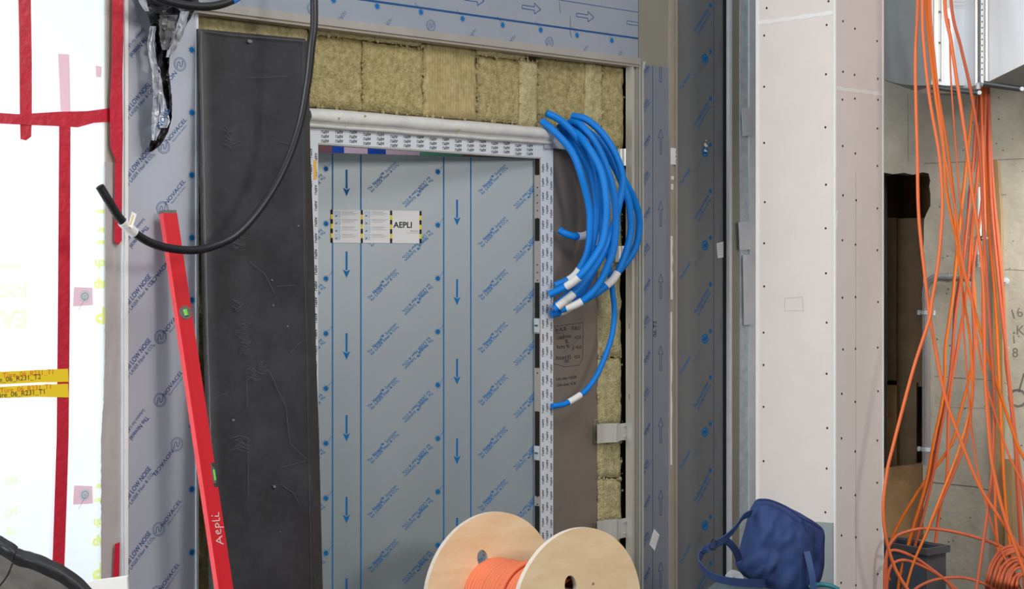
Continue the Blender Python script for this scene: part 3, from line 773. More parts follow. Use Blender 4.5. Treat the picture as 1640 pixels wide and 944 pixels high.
# ================================================================== PLASTERBOARD COLUMN
colm = thing('plasterboard_column', 'tall square column clad in screwed plasterboard between dark panel and cables', 'column', CC)
wl_ = CL.xs(1212); wr2 = CR.xs(1414)
zs1 = CL.loc(1338, 20)[1]; zs2 = CR.loc(1340, 142)[1]
def column_face(F, a0, a1, zseam, mt, nm, slope):
    m = MB(); m.box(F, a0, a1, 0, zseam-.006, -.0125, 0, mt, side=gypsum_edge); m.box(F, a0, a1, zseam+.006, zt, -.0125, 0, mt, side=gypsum_edge)
    n_ = 12; pts = [(a0+(a1-a0)*i/n_, zseam+.010+.003*math.sin(i*1.9)) for i in range(n_+1)]+[(a0+(a1-a0)*i/n_, zseam-.008+.003*math.sin(i*2.3)) for i in range(n_, -1, -1)]
    m.prism(F, pts, -.0125, .001, gypsum_edge)
    return m.build(nm, colm)
fl = column_face(CL, wl_, -.0005, zs1, gypsum, 'left_board', 0)
frr = column_face(CR, 0.0, wr2, zs2, gypsum, 'right_board', 0)
fl['label'] = 'brightly lit left board of the column'; frr['label'] = 'shaded right board of the column'
m = MB()
m.box(CR, -.004, .006, 0, zt, -.006, .003, gypsum_edge); m.box(CR, wr2-.004, wr2+.004, 0, zt, -.02, .003, gypsum_edge); m.box(CL, wl_-.004, wl_+.012, 0, zt, -.02, .003, gypsum_edge)
for z_ in (1.95,): m.prism(CR, [(.0, z_), (.012, z_+.02), (.008, z_-.05), (0, z_-.06)], 0, .004, gypsum_edge)
m.build('corner_bead', colm)
# core so the column is solid
m = MB(); m.prism(Frame((0, 0, 0), (1, 0, 0), (0, 0, 1)), [(0, 0), (1, 0), (1, 1)], 0, .001, black_m); 
c0 = CL.pt(wl_, 0, 0)-CC; c1 = CR.pt(wr2, 0, 0)-CC
q0, q1, q2, q3 = CC+(CL.n+CR.n)*-.013, CL.pt(wl_+.001, 0, -.013), CC+c0+c1, CR.pt(wr2-.001, 0, -.013)
m = MB(); m.add([q0, q1, q2, q3]+[q+Vector((0, 0, zt)) for q in (q0, q1, q2, q3)], [(0, 1, 2, 3), (4, 5, 6, 7), (0, 1, 5, 4), (1, 2, 6, 5), (2, 3, 7, 6), (3, 0, 4, 7)], gypsum)
m.build('core', colm)
scL = [(1228, 13), (1327, 2), (1224, 57), (1324, 40), (1224, 139), (1323, 119), (1224, 229), (1322, 204), (1225, 324), (1323, 296), (1224, 390), (1322.5, 366), (1224, 459), (1323, 438), (1223, 533), (1324, 517), (1223, 585), (1324, 599), (1223, 652), (1325, 686), (1223, 739), (1324, 751), (1322, 821)]
scR = [(1350, 34), (1369, 46), (1404.6, 66), (1350, 115), (1368.5, 120), (1405.6, 126), (1349, 159.6), (1369, 158), (1406, 160), (1405, 206), (1349.5, 234), (1369.7, 246), (1405, 266), (1350, 313), (1371, 321), (1405, 334), (1349, 385), (1370, 392), (1405, 401), (1349, 477), (1370, 476), (1406, 484), (1350, 560), (1370, 559), (1405.6, 557), (1348, 631), (1369.6, 644), (1406, 627), (1347.5, 702.5), (1369.5, 723.6), (1405, 706), (1346.7, 782), (1369.7, 793.7), (1404.7, 773.7), (1347.5, 858), (1370.6, 861), (1405, 848.6), (1347, 934), (1370.6, 938), (1405.6, 920)]
for F, L_ in ((CL, scL), (CR, scR)):
    for x, y in L_:
        s_, z_ = F.loc(x, y); m = MB(); n_ = 9
        m.prism(F, [(s_+math.cos(2*math.pi*i/n_)*.0052, z_+math.sin(2*math.pi*i/n_)*.0055) for i in range(n_)], -.001, .0012, screw_m); m.build('screw', colm)
m = MB(); p = [CL.loc(*q) for q in ((1257, 478), (1285, 476), (1287, 498), (1257, 498))]; m.pl(CL, p, .0015, .0012, grey_ink, closed=True)
m.pl(CR, [CR.loc(1370.5, y) for y in (275, 500, 720, 944)], .0012, .0012, grey_ink); m.build('pencil_mark', colm)
m = MB(); m.prism(CL, [CL.loc(1308, 836), CL.loc(1335, 838), CL.loc(1335, 990), CL.loc(1250, 990), CL.loc(1250, 870)], 0.001, .006, plaster_grey)
m.build('grey_plaster_patch', colm)
# cut brown edge at upper left
# ================================================================== CONCRETE WALL WITH OPENING
ka, kb = K.xs(1300), K.xs(1760)
hole_px = [(1395, 279), (1412, 276), (1430, 279), (1448, 277), (1462, 280), (1478, 276), (1487, 278), (1490, 290), (1488, 298), (1490, 310), (1490, 330), (1484, 342), (1480, 352), (1479, 400), (1478, 520), (1478, 740), (1479, 865), (1395, 865)]
hole = [K.loc(x, y) for x, y in hole_px]
m = MB(); m.prism(K, [(ka, 0), (kb, 0), (kb, zt), (ka, zt)], -.22, 0, concrete, holes=[hole], side=broken)
def kx(px, py): return K.loc(px, py)
for pts, w_ in (([(1480, 262), (1530, 260), (1580, 257), (1650, 254)], .0035), ([(1490, 773), (1520, 776), (1560, 780), (1585, 786)], .006), ([(1496, 603), (1540, 606), (1575, 608), (1620, 616)], .003), ([(1500, 652), (1560, 654), (1600, 655)], .002), ([(1454, 150), (1455, 262)], .0015), ([(1600, 312), (1612, 312)], .004), ([(1610, 432), (1650, 434)], .003)):
    m.pl(K, [kx(*p) for p in pts], w_, .0008, crack_m)
rnd = random.Random(11)
for k in range(120):
    s_, z_ = rnd.uniform(kx(1420, 0)[0], kx(1645, 0)[0]), rnd.uniform(.2, 2.7)
    if not (s_ < kx(1495, 0)[0] and z_ < kx(0, 270)[1]): m.disc(K, s_, z_, rnd.uniform(.002, .006), .0009, crack_m, 7)
for t_, x, y, sz, ro in (('16', 1628, 503, .07, .3), ('K', 1634, 530, .07, 0), ('1', 1624, 545, .06, .1), ('8', 1626, 566, .07, 0), ('O', 1630, 640, .14, 0), ('/', 1636, 615, .14, 0)):
    p = kx(x, y); m.text(K, t_, p[0], p[1], sz, .0009, crack_m, rot=ro)
struct(m.build('wall_concrete'))
# pale broken rim
# shaft interior
m = MB(); h0, h1 = kx(1395, 500)[0]-.1, kx(1492, 500)[0]; z0_, z1_ = kx(1450, 868)[1], kx(1450, 274)[1]
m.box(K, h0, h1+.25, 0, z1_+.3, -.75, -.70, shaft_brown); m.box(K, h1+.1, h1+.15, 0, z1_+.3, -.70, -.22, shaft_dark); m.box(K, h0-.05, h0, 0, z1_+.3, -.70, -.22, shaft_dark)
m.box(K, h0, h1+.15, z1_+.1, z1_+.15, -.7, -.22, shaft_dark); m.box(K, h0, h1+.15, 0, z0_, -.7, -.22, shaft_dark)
struct(m.build('wall_shaft'))
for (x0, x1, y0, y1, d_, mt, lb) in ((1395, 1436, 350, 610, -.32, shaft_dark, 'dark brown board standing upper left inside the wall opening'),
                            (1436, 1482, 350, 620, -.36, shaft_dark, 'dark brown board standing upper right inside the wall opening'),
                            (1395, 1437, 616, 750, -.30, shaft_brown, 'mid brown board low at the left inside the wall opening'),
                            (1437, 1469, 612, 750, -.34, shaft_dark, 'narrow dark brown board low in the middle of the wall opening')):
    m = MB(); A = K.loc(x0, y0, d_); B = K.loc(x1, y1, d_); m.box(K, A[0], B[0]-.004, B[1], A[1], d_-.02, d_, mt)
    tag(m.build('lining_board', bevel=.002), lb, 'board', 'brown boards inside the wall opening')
m = MB(); d_ = -.10
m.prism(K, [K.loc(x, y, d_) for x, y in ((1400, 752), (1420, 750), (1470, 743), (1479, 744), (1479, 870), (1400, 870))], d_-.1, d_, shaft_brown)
tag(m.build('insulation_block'), 'brown block filling the bottom of the wall opening beside the steel pipe', 'block')

# timber batten
m = MB(); m.ppx(K, [(1590, 256), (1597, 256), (1602, 330), (1605, 450), (1606, 735), (1606, 990), (1592, 990), (1590, 735)], 0.004, .03, timber); o = m.build('timber_batten', bevel=.002); tag(o, 'tall thin timber batten standing against the concrete wall behind the cables', 'batten')
m = MB(); m.ppx(K, [(1609, 736), (1621, 737), (1625, 990), (1611, 990)], .034, .075, timber); tag(m.build('timber_post', bevel=.002), 'short square timber post behind the lower orange cables', 'post')

# steel pipe with elbow
def kp(px, py, d): return K.ray(px, py, d)
pp = thing('steel_pipe', 'stainless steel pipe with a bend and clamps running down the edge of the wall opening', 'pipe', kp(1484, 900, .06))
m = MB()
path = [kp(1558, 445, .10), kp(1530, 445, .10), kp(1512, 445, .10), kp(1500, 445.5, .10), kp(1491, 450, .10), kp(1485, 459, .10), kp(1483.5, 470, .10), kp(1483.5, 500, .10), kp(1483.5, 600, .10), kp(1483.5, 744, .10)]
m.tube(spline(path, 6), .022, pipe_m, 16); m.build('pipe_run', pp)
for a_, b_ in (((1514, 445), (1518, 445)), ((1520, 445), (1523, 445)), ((1483.5, 476), (1483.5, 479)), ((1483.5, 741), (1483.5, 745))):
    m = MB(); m.tube([kp(*a_, .10), kp(*b_, .10)], .025, pipe_m, 16); m.build('pipe_coupling', pp)
for y in (501, 720):
    m = MB(); c = kp(1483.5, y, .10); m.tube([c+Vector((0, 0, .010)), c-Vector((0, 0, .010))], .027, galv, 16)
    m.tube([c-K.u*.046, c+K.u*.046], .007, galv, 8); 
    for sg in (-1, 1): m.tube([c+K.u*.040*sg-Vector((0, 0, .012)), c+K.u*.040*sg+Vector((0, 0, .012))], .010, galv, 6)
    m.tube([c, c-K.n*.10], .006, galv, 8); m.build('pipe_clamp', pp)
p2 = thing('drain_pipe', 'short vertical white pipe behind the orange cables above the steel bend', 'pipe', kp(1568, 440, .04))
m = MB(); m.tube([kp(1568, 300, .05), kp(1568, 412, .05)], .013, white_tag, 12); m.tube([kp(1568, 408, .05), kp(1568, 428, .05)], .018, pipe_m, 12); m.build('pipe_run', p2)
m = MB(); c = kp(1568, 382, .05); m.tube([c-K.u*.045, c+K.u*.045], .006, galv, 8); m.tube([c+Vector((0, 0, .012)), c-Vector((0, 0, .012))], .017, black_m, 12); m.tube([c-K.u*.05, c-K.u*.036], .014, galv, 8); m.build('pipe_clamp', p2)
m = MB(); c = kp(1611, 450, .02); m.tube([kp(1611, 450, 0), kp(1611, 450, .05)], .010, galv, 10); m.tube([kp(1611, 450, .03), kp(1611, 450, .036)], .018, galv, 12); tag(m.build('anchor_bolt'), 'single steel anchor bolt in the concrete right of the cables', 'bolt')

# ================================================================== DUCTS
DF = front(7.95)
du = thing('air_duct', 'galvanised air duct with a rounded grey end and flanged white box hanging at upper right', 'duct', DF.pt(DF.xs(1500), 2.6, 0))
Wv = Frame(DF.ray(1500, HY), (math.cos(TH), math.sin(TH), 0))
# rounded grey section
m = MB(); rows = []
x0, x1 = DF.xs(1385), DF.xs(1494)
zt2 = 3.4
for i in range(15):
    t = i/14; px = 1385+(1494-1385)*t
    yb = 118+19*min(1, math.sin(min(1, t*1.25)*math.pi/2))
    p = front(7.95+.03*(1-t)).ray(px, yb); rows.append([Vector((p.x, p.y, p.z)), Vector((p.x, p.y, zt2))])
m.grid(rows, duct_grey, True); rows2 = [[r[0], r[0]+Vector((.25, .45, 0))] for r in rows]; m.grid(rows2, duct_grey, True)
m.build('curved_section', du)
m = MB()
A = DF.xs(1492); B = DF.xs(1564); zb1 = DF.loc(1500, 137)[1]
m.box(DF, A, B, zb1, zt2, -.35, 0, duct_m)
m.box(DF, A+.01, A+.03, zb1, zt2, 0, .012, alu); m.box(DF, A+.045, A+.05, zb1+.02, zt2, 0, .01, alu)
for z_ in (2.62, 2.8, 2.95): m.disc(DF, A+.035, z_, .006, .0125, duct_under, 8)
m.build('box_section', du, bevel=.002)
m = MB(); px = front(7.78)
f0, f1 = px.xs(1560), px.xs(1580); zb3 = px.loc(1570, 137)[1]
m.box(px, f0, f1, zb3, zt2, -.20, 0, duct_m); m.box(px, f0, f0+.008, zb3, zt2, 0, .02, alu); m.box(px, f0+.02, f0+.028, zb3, zt2, 0, .014, duct_under); m.box(px, f1-.01, f1, zb3, zt2, 0, .02, alu)
for k in range(22): m.disc(px, f0+.038, zb3+.05+k*.028, .004, .0015, duct_under, 8)
m.tube([px.pt(f0+.014, zb3+.01, .02), px.pt(f0+.014, zb3-.02, .02)], .012, galv, 8)
m.build('flange', du, bevel=.001)
SF = Frame(px.ray(1579, HY), (0.68, -0.733, 0))
m = MB(); S1 = SF.xs(1700); zz = SF.loc(1579, 134)[1]; 
zlow = [SF.loc(1579, 133), (S1, SF.loc(1640, 103)[1]+ (S1-SF.xs(1640))*.02)]
a1z = SF.loc(1640, 103)
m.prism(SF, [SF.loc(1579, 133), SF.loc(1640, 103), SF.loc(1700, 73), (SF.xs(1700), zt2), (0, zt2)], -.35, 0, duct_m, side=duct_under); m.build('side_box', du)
m = MB(); m.tube([front(7.9).ray(1493, 139), front(7.75).ray(1569, 149)], .014, duct_under, 8); m.tube([front(7.75).ray(1575, 134), front(7.7).ray(1638, 143)], .014, duct_under, 8)
for p in (front(7.75).ray(1567, 149), front(7.7).ray(1635, 143)): m.tube([p-Vector((0, .02, 0)), p+Vector((0, .02, 0))], .010, galv, 10)
m.build('support_rail', du)
m = MB(); A_ = DF.loc(1516, -20); B_ = DF.loc(1549, 13); m.box(DF, A_[0], B_[0], B_[1], A_[1], .001, .003, label_m)
for k in range(4): m.line(DF, (A_[0]+.01, B_[1]+.012+k*.018), (B_[0]-.01, B_[1]+.010+k*.018), .0014, .0036, grey_ink)
m.build('type_label', du)

# ================================================================== ORANGE CABLES
def cable_px(pts, Z, r, mt, name, label, group, dz=None, extra_floor=True, cat='cable'):
    P = []
    n = len(pts)
    for i, q in enumerate(pts):
        z = Z if not callable(Z) else Z(i/(n-1))
        if len(q) > 2: z = q[2]
        p = front(z).ray(q[0], q[1]); p.z = max(p.z, r+.002); P.append(p)
    if extra_floor:
        d = P[-1]-P[-2]; d.z = min(d.z, -.05); d.normalize(); e_ = P[-1].copy()
        if e_.z > .02: 
            t = (e_.z-r-.002); e_ = e_+Vector((d.x*.2, -.03, -t)); P.append(e_)
    m = MB(); m.tube(spline(P, 7), r, mt, 8); o = m.build(name)
    return tag(o, label, cat, group)
GO = 'loose orange cables hanging in front of the concrete wall'
front_c = [
 ([(1470, -190), (1470, 0), (1466, 102), (1469, 240), (1472, 354), (1486, 480), (1490, 513), (1513, 632), (1544, 720), (1572, 785), (1612, 846), (1642, 895), (1675, 950)], 7.45, .0078, orange, 'leftmost hanging orange cable, crossing the steel pipe then sweeping down to the right edge'),
 ([(1476, -190), (1477, 0), (1479, 64), (1488, 152), (1503, 240), (1508, 291), (1509, 342), (1503, 418), (1493, 480), (1488, 513), (1462, 594), (1429, 720), (1421, 755), (1414.5, 811), (1419, 862), (1434, 912), (1457, 950), (1480, 985)], 7.40, .0078, orange, 'orange cable that sweeps left over the pipe and bows against the column'),
 ([(1482, -190), (1483, 0), (1495, 127), (1511, 240), (1516, 306), (1531, 382), (1544, 438), (1556, 480), (1577, 556), (1602, 632), (1630, 714), (1660, 790)], 7.5, .0075, orange2, 'bright orange cable running diagonally from duct to the right frame edge'),
 ([(1489, -190), (1490, 0), (1498, 102), (1512, 240), (1516, 265), (1531, 342), (1541, 418), (1556, 480), (1563, 531), (1577, 607), (1612, 720), (1640, 778), (1670, 850)], 7.46, .0050, orange, 'thin orange cable leaving the duct corner and fanning to the right edge'),
 ([(1510, -190), (1513, 0), (1523, 66), (1536, 152), (1549, 240), (1556, 300), (1566, 367), (1574, 440), (1577, 520), (1578, 607), (1586, 720), (1594, 767), (1610, 831), (1640, 915), (1655, 960)], 7.42, .0082, orange, 'thick pale orange cable hanging straight in front of the white duct box'),
 ([(1518, -190), (1523, 0), (1539, 76), (1554, 142), (1569, 240), (1574, 342), (1579, 418), (1583, 490), (1588, 556), (1592, 632), (1591, 720), (1589, 755), (1582, 818), (1564, 944), (1560, 985)], 7.48, .0075, orange3, 'orange cable from the duct label that drops beside the timber batten to the coil'),
 ([(1519, 30), (1521, 51), (1523, 127), (1531, 240), (1536, 303), (1543, 380), (1541, 480), (1550, 620), (1560, 720), (1572, 780), (1597, 867), (1635, 944), (1650, 985)], 7.55, .0042, orange, 'thinnest orange cable, hanging alone in the middle of the fan'),
 ([(1486, -190), (1487, 0), (1497, 109), (1508, 180), (1518, 240), (1528, 320), (1533, 400), (1544, 480), (1555, 560), (1556, 640), (1536, 720), (1505, 800), (1483, 856), (1462, 905), (1447, 960)], 7.56, .0060, orange2, 'orange cable that crosses the fan and swings back left above the grey bin'),
]
for k, (pts, Z, r, mt, lb) in enumerate(front_c):
    cable_px(pts, Z, r, mt, 'orange_cable', lb, GO)
back_c = [
 ([(1557, 128), (1559, 152), (1550, 240), (1539, 342), (1531, 418), (1525, 480), (1514, 556), (1513, 600), (1508, 650), (1495, 709), (1483, 775), (1462, 846), (1442, 920), (1435, 970)], 'leftmost of the bundle coming out from under the duct, bowing towards the pipe'),
 ([(1563, 128), (1565, 152), (1560, 240), (1551, 342), (1540, 440), (1530, 505), (1521, 607), (1503, 710), (1493, 767), (1478, 830), (1462, 890), (1455, 950)], 'under-duct cable that runs down left of the timber batten towards the grey bin'),
 ([(1568, 128), (1571, 152), (1569, 240), (1556, 367), (1549, 460), (1536, 543), (1521, 632), (1518, 720), (1516, 767), (1505, 818), (1495, 894), (1485, 944), (1480, 985)], 'under-duct cable hanging nearly straight over the front of the grey bin'),
 ([(1573, 128), (1575, 152), (1572, 240), (1560, 330), (1556, 418), (1561, 480), (1561, 556), (1550, 615), (1536, 668), (1522, 715), (1477, 778), (1436, 846), (1417, 902), (1425, 928), (1460, 944), (1490, 975)], 'under-duct cable swinging far left and touching the column foot'),
 ([(1577, 128), (1579, 152), (1576, 240), (1572, 330), (1558, 440), (1560, 560), (1556, 650), (1546, 709), (1518, 780), (1483, 856), (1450, 930), (1440, 975)], 'under-duct cable passing behind the thin one then down to the bin edge'),
 ([(1581, 128), (1582, 152), (1584, 240), (1589, 342), (1602, 480), (1615, 594), (1629, 720), (1640, 806), (1650, 900)], 'rightmost under-duct cable, spreading along the timber batten to the frame edge'),
 ([(1575, 135), (1577, 160), (1579, 240), (1584, 367), (1594, 480), (1600, 607), (1605, 720), (1610, 806), (1620, 902), (1624, 960)], 'under-duct cable lying directly over the timber batten'),
 ([(1579, 135), (1581, 160), (1583, 240), (1600, 392), (1607, 480), (1612, 587), (1622, 658), (1628, 760), (1633, 856), (1643, 950)], 'under-duct cable just right of the timber batten'),
 ([(1571, 135), (1572, 160), (1574, 240), (1577, 367), (1574, 480), (1577, 580), (1587, 720), (1593, 780), (1594, 830), (1600, 902), (1604, 960)], 'under-duct cable hanging just left of the timber batten'),
 ([(1583, 135), (1584, 160), (1587, 240), (1594, 342), (1606, 470), (1611, 560), (1618, 640), (1626, 720), (1632, 800), (1638, 890), (1642, 960)], 'dull orange cable second from the right edge of the bundle'),
 ([(1566, 135), (1566, 160), (1563, 240), (1554, 300), (1546, 400), (1531, 480), (1527, 540), (1524, 600), (1510, 660), (1500, 712), (1487, 770), (1470, 830), (1455, 880), (1444, 950)], 'under-duct cable leaning left behind the pale thick cable'),
]
for k, (pts, lb) in enumerate(back_c):
    cable_px(pts, 8.12+.02*(k % 4)-.0, .0078, (orange2, orange3, orange)[k % 3] if k not in (5, 9) else orange3, 'orange_cable', lb[0].lower()+lb[1:] if lb.startswith('under') else lb, GO)
loops = [
 ([(1420, 960), (1420, 890), (1432, 864), (1447, 854), (1483, 847), (1536, 854), (1594, 872), (1615, 887), (1624, 920), (1626, 960)], 'wide orange arc of cable looping over the grey bin to the coil'),
 ([(1416, 960), (1418, 900), (1429, 882), (1462, 892), (1498, 917), (1531, 944), (1560, 975)], 'upper loose cable loop sloping down across the grey bin'),
 ([(1418, 970), (1424, 915), (1442, 898), (1472, 905), (1508, 925), (1530, 950), (1540, 980)], 'lower loose cable loop sloping down across the grey bin'),
 ([(1450, 960), (1472, 940), (1503, 928), (1541, 926), (1569, 933), (1597, 946), (1620, 975)], 'low flat arc of orange cable near the floor before the coil'),
]
for pts, lb in loops: cable_px(pts, 7.62, .0075, orange3, 'orange_cable', lb, 'orange cable loops on the floor at right')
# coil of cable lying at lower right
coil = MB(); rnd = random.Random(4)
P = []
cf = front(7.52)
for t in range(11):
    cx, rx, ry = 1622+t*1.5, 44-t*3.4+rnd.uniform(-3, 3), 72-t*5+rnd.uniform(-4, 4)
    n_ = 22
    for k in range(n_):
        a = math.pi*1.02-2*math.pi*k/n_
        y = 944+ry*(-math.sin(a)) if math.sin(a) > 0 else 944+14*(-math.sin(a))
        p = front(7.60-.012*t+.10*math.cos(a)*0+(.10 if math.sin(a) < 0 else 0)).ray(cx+rx*math.cos(a), y); p.z = max(p.z, .012)
        P.append(p)
coil.tube(spline(P, 3), .0075, orange3, 8)
tag(coil.build('cable_coil'), 'heap of coiled dull orange cable on the floor at the lower right edge', 'cable')

# grey bin
bn = thing('storage_bin', 'open grey plastic bin on the floor behind the orange cable loops', 'bin', front(8.05).pt(front(8.05).xs(1460), 0, 0))
BF = Frame(front(8.0).ray(1484, HY), (math.cos(math.radians(38)), math.sin(math.radians(38)), 0))
BF = Frame((BF.O.x, BF.O.y, 0), BF.u)
zt_b = BF.loc(1484, 880)[1]; L1 = BF.xs(1515); L0 = -.34
m = MB(); th_ = .012; dep = .30
m = MB()
b_l, b_r = -.0, max(L1, .12)
# box corners: front-left corner at px 1484, left face runs back-left
m.box(BF, 0, b_r, 0, zt_b, -.012, 0, bin_m); m.box(BF, 0, b_r, 0, zt_b, -dep-.0, -dep+.012, bin_m); m.box(BF, 0, .012, 0, zt_b, -dep+.012, -.012, bin_in); m.box(BF, b_r-.012, b_r, 0, zt_b, -dep+.012, -.012, bin_in)
m.box(BF, .012, b_r-.012, .0, .02, -dep+.012, -.012, bin_in)
m.build('body', bn, bevel=.003)
m = MB(); zr = zt_b
for (a, b, c, d_) in ((-.015, b_r+.015, 0, .015), (-.015, b_r+.015, -dep-.015, -dep), (-.015, 0, -dep, 0), (b_r, b_r+.015, -dep, 0)):
    m.box(BF, a, b, zr-.03, zr+.004, c, d_, bin_m)
m.build('rim', bn, bevel=.002)

# ================================================================== RUBBER SHEET
def sheet(name, Lx, Rx, ytop, ybot, dtop, dbot, mt, thick, seed, nc=16, nr=50):
    m = MB(); rows = []
    for i in range(nr+1):
        t = i/nr; row = []
        for j in range(nc+1):
            u = j/nc; yt = ytop[0]*(1-u)+ytop[1]*u; y = yt*(1-t)+ybot*t
            xl = Lx(y); xr = Rx(y); x = xl*(1-u)+xr*u
            d = dtop*(1-t)+dbot*t+.010*noise.noise(Vector((u*2, t*4, seed)))+(-.010 if j in (0,) else 0)
            row.append(W.ray(x, y, d))
        rows.append(row)
    m.grid(rows, mt, True, thick=-W.n*thick); return m, rows
def interp(tab):
    def f(y):
        if y <= tab[0][0]: return tab[0][1]
        for (a, xa), (b, xb) in zip(tab, tab[1:]):
            if y <= b: return xa+(xb-xa)*(y-a)/(b-a)
        (a, xa), (b, xb) = tab[-2:]; return xb+(xb-xa)*(y-b)/(b-a)
    return f
Lf = interp([(40, 317), (100, 318), (240, 321), (480, 326), (720, 333), (944, 337)])
Rf = interp([(40, 489), (240, 489), (400, 491), (560, 496), (700, 498), (944, 503)])
Rf2 = interp([(60, 494), (240, 497), (400, 503), (560, 506), (700, 511), (944, 517)])
m, rows = sheet('r', interp([(40, 470), (944, 480)]), Rf2, (62, 66), 1010, .012, .20, rubber_edge, .008, 3, nc=5)
tag(m.build('rubber_sheet'), 'brownish-black second sheet whose edge shows behind the large black rubber sheet', 'rubber sheet', 'rubber sheets leaning left of the door')
m, rows = sheet('r', Lf, Rf, (46, 62), 1010, .030, .235, rubber, .010, 8)
def rub(x, y, off=.0035):   # a point on the sheet surface
    t = max(0, (y-54)/(1010-54)); return t
def dr(y): return .030+(.235-.030)*max(0, (y-54)/956.0)+.012
def scuff(m, pts, w, mt):
    P = [W.ray(x, y, dr(y)) for x, y in pts]
    for a, b in zip(P, P[1:]):
        t = (b-a).normalized(); q = t.cross(W.n).normalized()*w/2
        m.add([a+q, b+q, b-q, a-q], [(0, 1, 2, 3)], mt)
rnd = random.Random(21)
for (cx, cy, rx, ry, n_) in ((370, 222, 14, 18, 9), (381, 390, 16, 10, 8), (382, 490, 10, 10, 6), (390, 535, 12, 16, 10), (393, 558, 10, 12, 7), (405, 600, 14, 10, 8), (420, 590, 10, 10, 6), (385, 712, 20, 12, 10)):
    for k in range(n_+3):
        ph = rnd.uniform(0, 6); yy = cy-ry+2*ry*(k+rnd.uniform(-.4, .4))/(n_+3); w0 = rnd.uniform(.25, .9); c0 = rnd.uniform(-.3, .3)*rx
        scuff(m, [(cx+c0+rx*w0*(-1+2*i/7), yy+2.2*math.sin(i*.8+cx)+.5*(i-3.5)*math.sin(cy)) for i in range(8)], rnd.uniform(.0009, .0018), dust)
for pts in ([(433, 596), (445, 625), (458, 650), (462, 690), (466, 712), (490, 735)], [(395, 607), (397, 650)], [(398, 700), (398, 798)], [(448, 750), (490, 738)], [(435, 778), (450, 776), (470, 790), (478, 805)], [(465, 565), (482, 547)], [(395, 125), (460, 122)], [(340, 640), (365, 628)], [(400, 420), (425, 440), (440, 470)], [(440, 225), (470, 232)], [(443, 459), (472, 457)]):
    scuff(m, pts, .0018, dust)
for x, y, r_ in ((400, 66, 4), (436, 449, 1.6), (461, 523, 1.5), (374, 673, 2.5), (438, 489, 1.6), (440, 780, 3), (449, 852, 1), (478, 362, 1.5)):
    P = [W.ray(x+r_*math.cos(a)*rnd.uniform(.6, 1.3), y+r_*.7*math.sin(a), dr(y)+.001) for a in [k*math.pi/4 for k in range(8)]]; m.add(P, [tuple(range(8))], dust_light)
for i in range(60):
    y = 60+i*15; x = Lf(y)+2; scuff(m, [(x+rnd.uniform(0, 3), y), (x+rnd.uniform(0, 3), y+14)], rnd.uniform(.002, .006), dust)
    x = Rf(y)-4; scuff(m, [(x, y), (x+.5, y+15)], .0012, dust)
for i in range(40):
    y = 50+i*24; scuff(m, [(Lf(y)+5+rnd.uniform(-.6, .6), y), (Lf(y+24)+5, y+24)], .0032, dust_light)
scuff(m, [(330, 50), (370, 56), (420, 60), (488, 66)], .004, dust)
tag(m.build('rubber_sheet'), 'large dusty black rubber sheet with scuff prints leaning left of the door', 'rubber sheet', 'rubber sheets leaning left of the door')

# ================================================================== SPIRIT LEVEL
A = W.ray(268.5, 338, .05); B = W.ray(361, 960, .40)
ax = (B-A).normalized(); Bf = A+ax*2.0
wv = (W.u-ax*W.u.dot(ax)).normalized(); tv = ax.cross(wv); tv = tv if tv.dot(W.n) > 0 else -tv
Bf = A+ax*((A.z-.0)/(-ax.z))   # foot on floor
LEN = (Bf-A).length
lv = thing('spirit_level', 'long red box spirit level leaning between filmed panel and rubber sheet', 'spirit level', Bf)
def lb_(a, w, t): return A+ax*a+wv*w+tv*t
HW, HT = .031, .014
def lbox(m, a0, a1, w0, w1, t0, t1, mt, mts=None):
    vs = [lb_(a, w, t) for a in (a0, a1) for w in (w0, w1) for t in (t0, t1)]
    m.add(vs, [(0, 1, 3, 2), (4, 6, 7, 5), (2, 3, 7, 6), (0, 2, 6, 4), (1, 5, 7, 3)], mt); m.add(vs, [(0, 4, 5, 1)], mts or mt)
an = None
# notch for the top vial
yn = (W.ray(338, 762, .30)-A).dot(ax)
m = MB(); lbox(m, .012, yn-.045, -HW, HW, -HT, HT, red_level, red_level_side); lbox(m, yn-.045, yn+.045, -HW, HW-.018, -HT, HT, red_level, red_level_side); lbox(m, yn+.045, LEN-.02, -HW, HW, -HT, HT, red_level, red_level_side)
lbox(m, .012, LEN-.02, -HW+.010, -HW+.014, HT, HT+.0012, red_level); lbox(m, .012, yn-.05, -.004, .001, HT, HT+.0012, red_level_side) if False else None
fF = Frame(lb_(0, 0, 0), wv)
def lt(txt, a, w, size, rot, mt):
    vs, ts = glyph(txt, .0); c, q = math.cos(rot), math.sin(rot); V = []
    for x, y in vs: X, Y = x*size, y*size; X, Y = X*c-Y*q, X*q+Y*c; V.append(lb_(a-Y, w+X, HT+.001))
    m.add(V, ts, mt)
hc = (W.ray(350, 835, .36)-A).dot(ax)
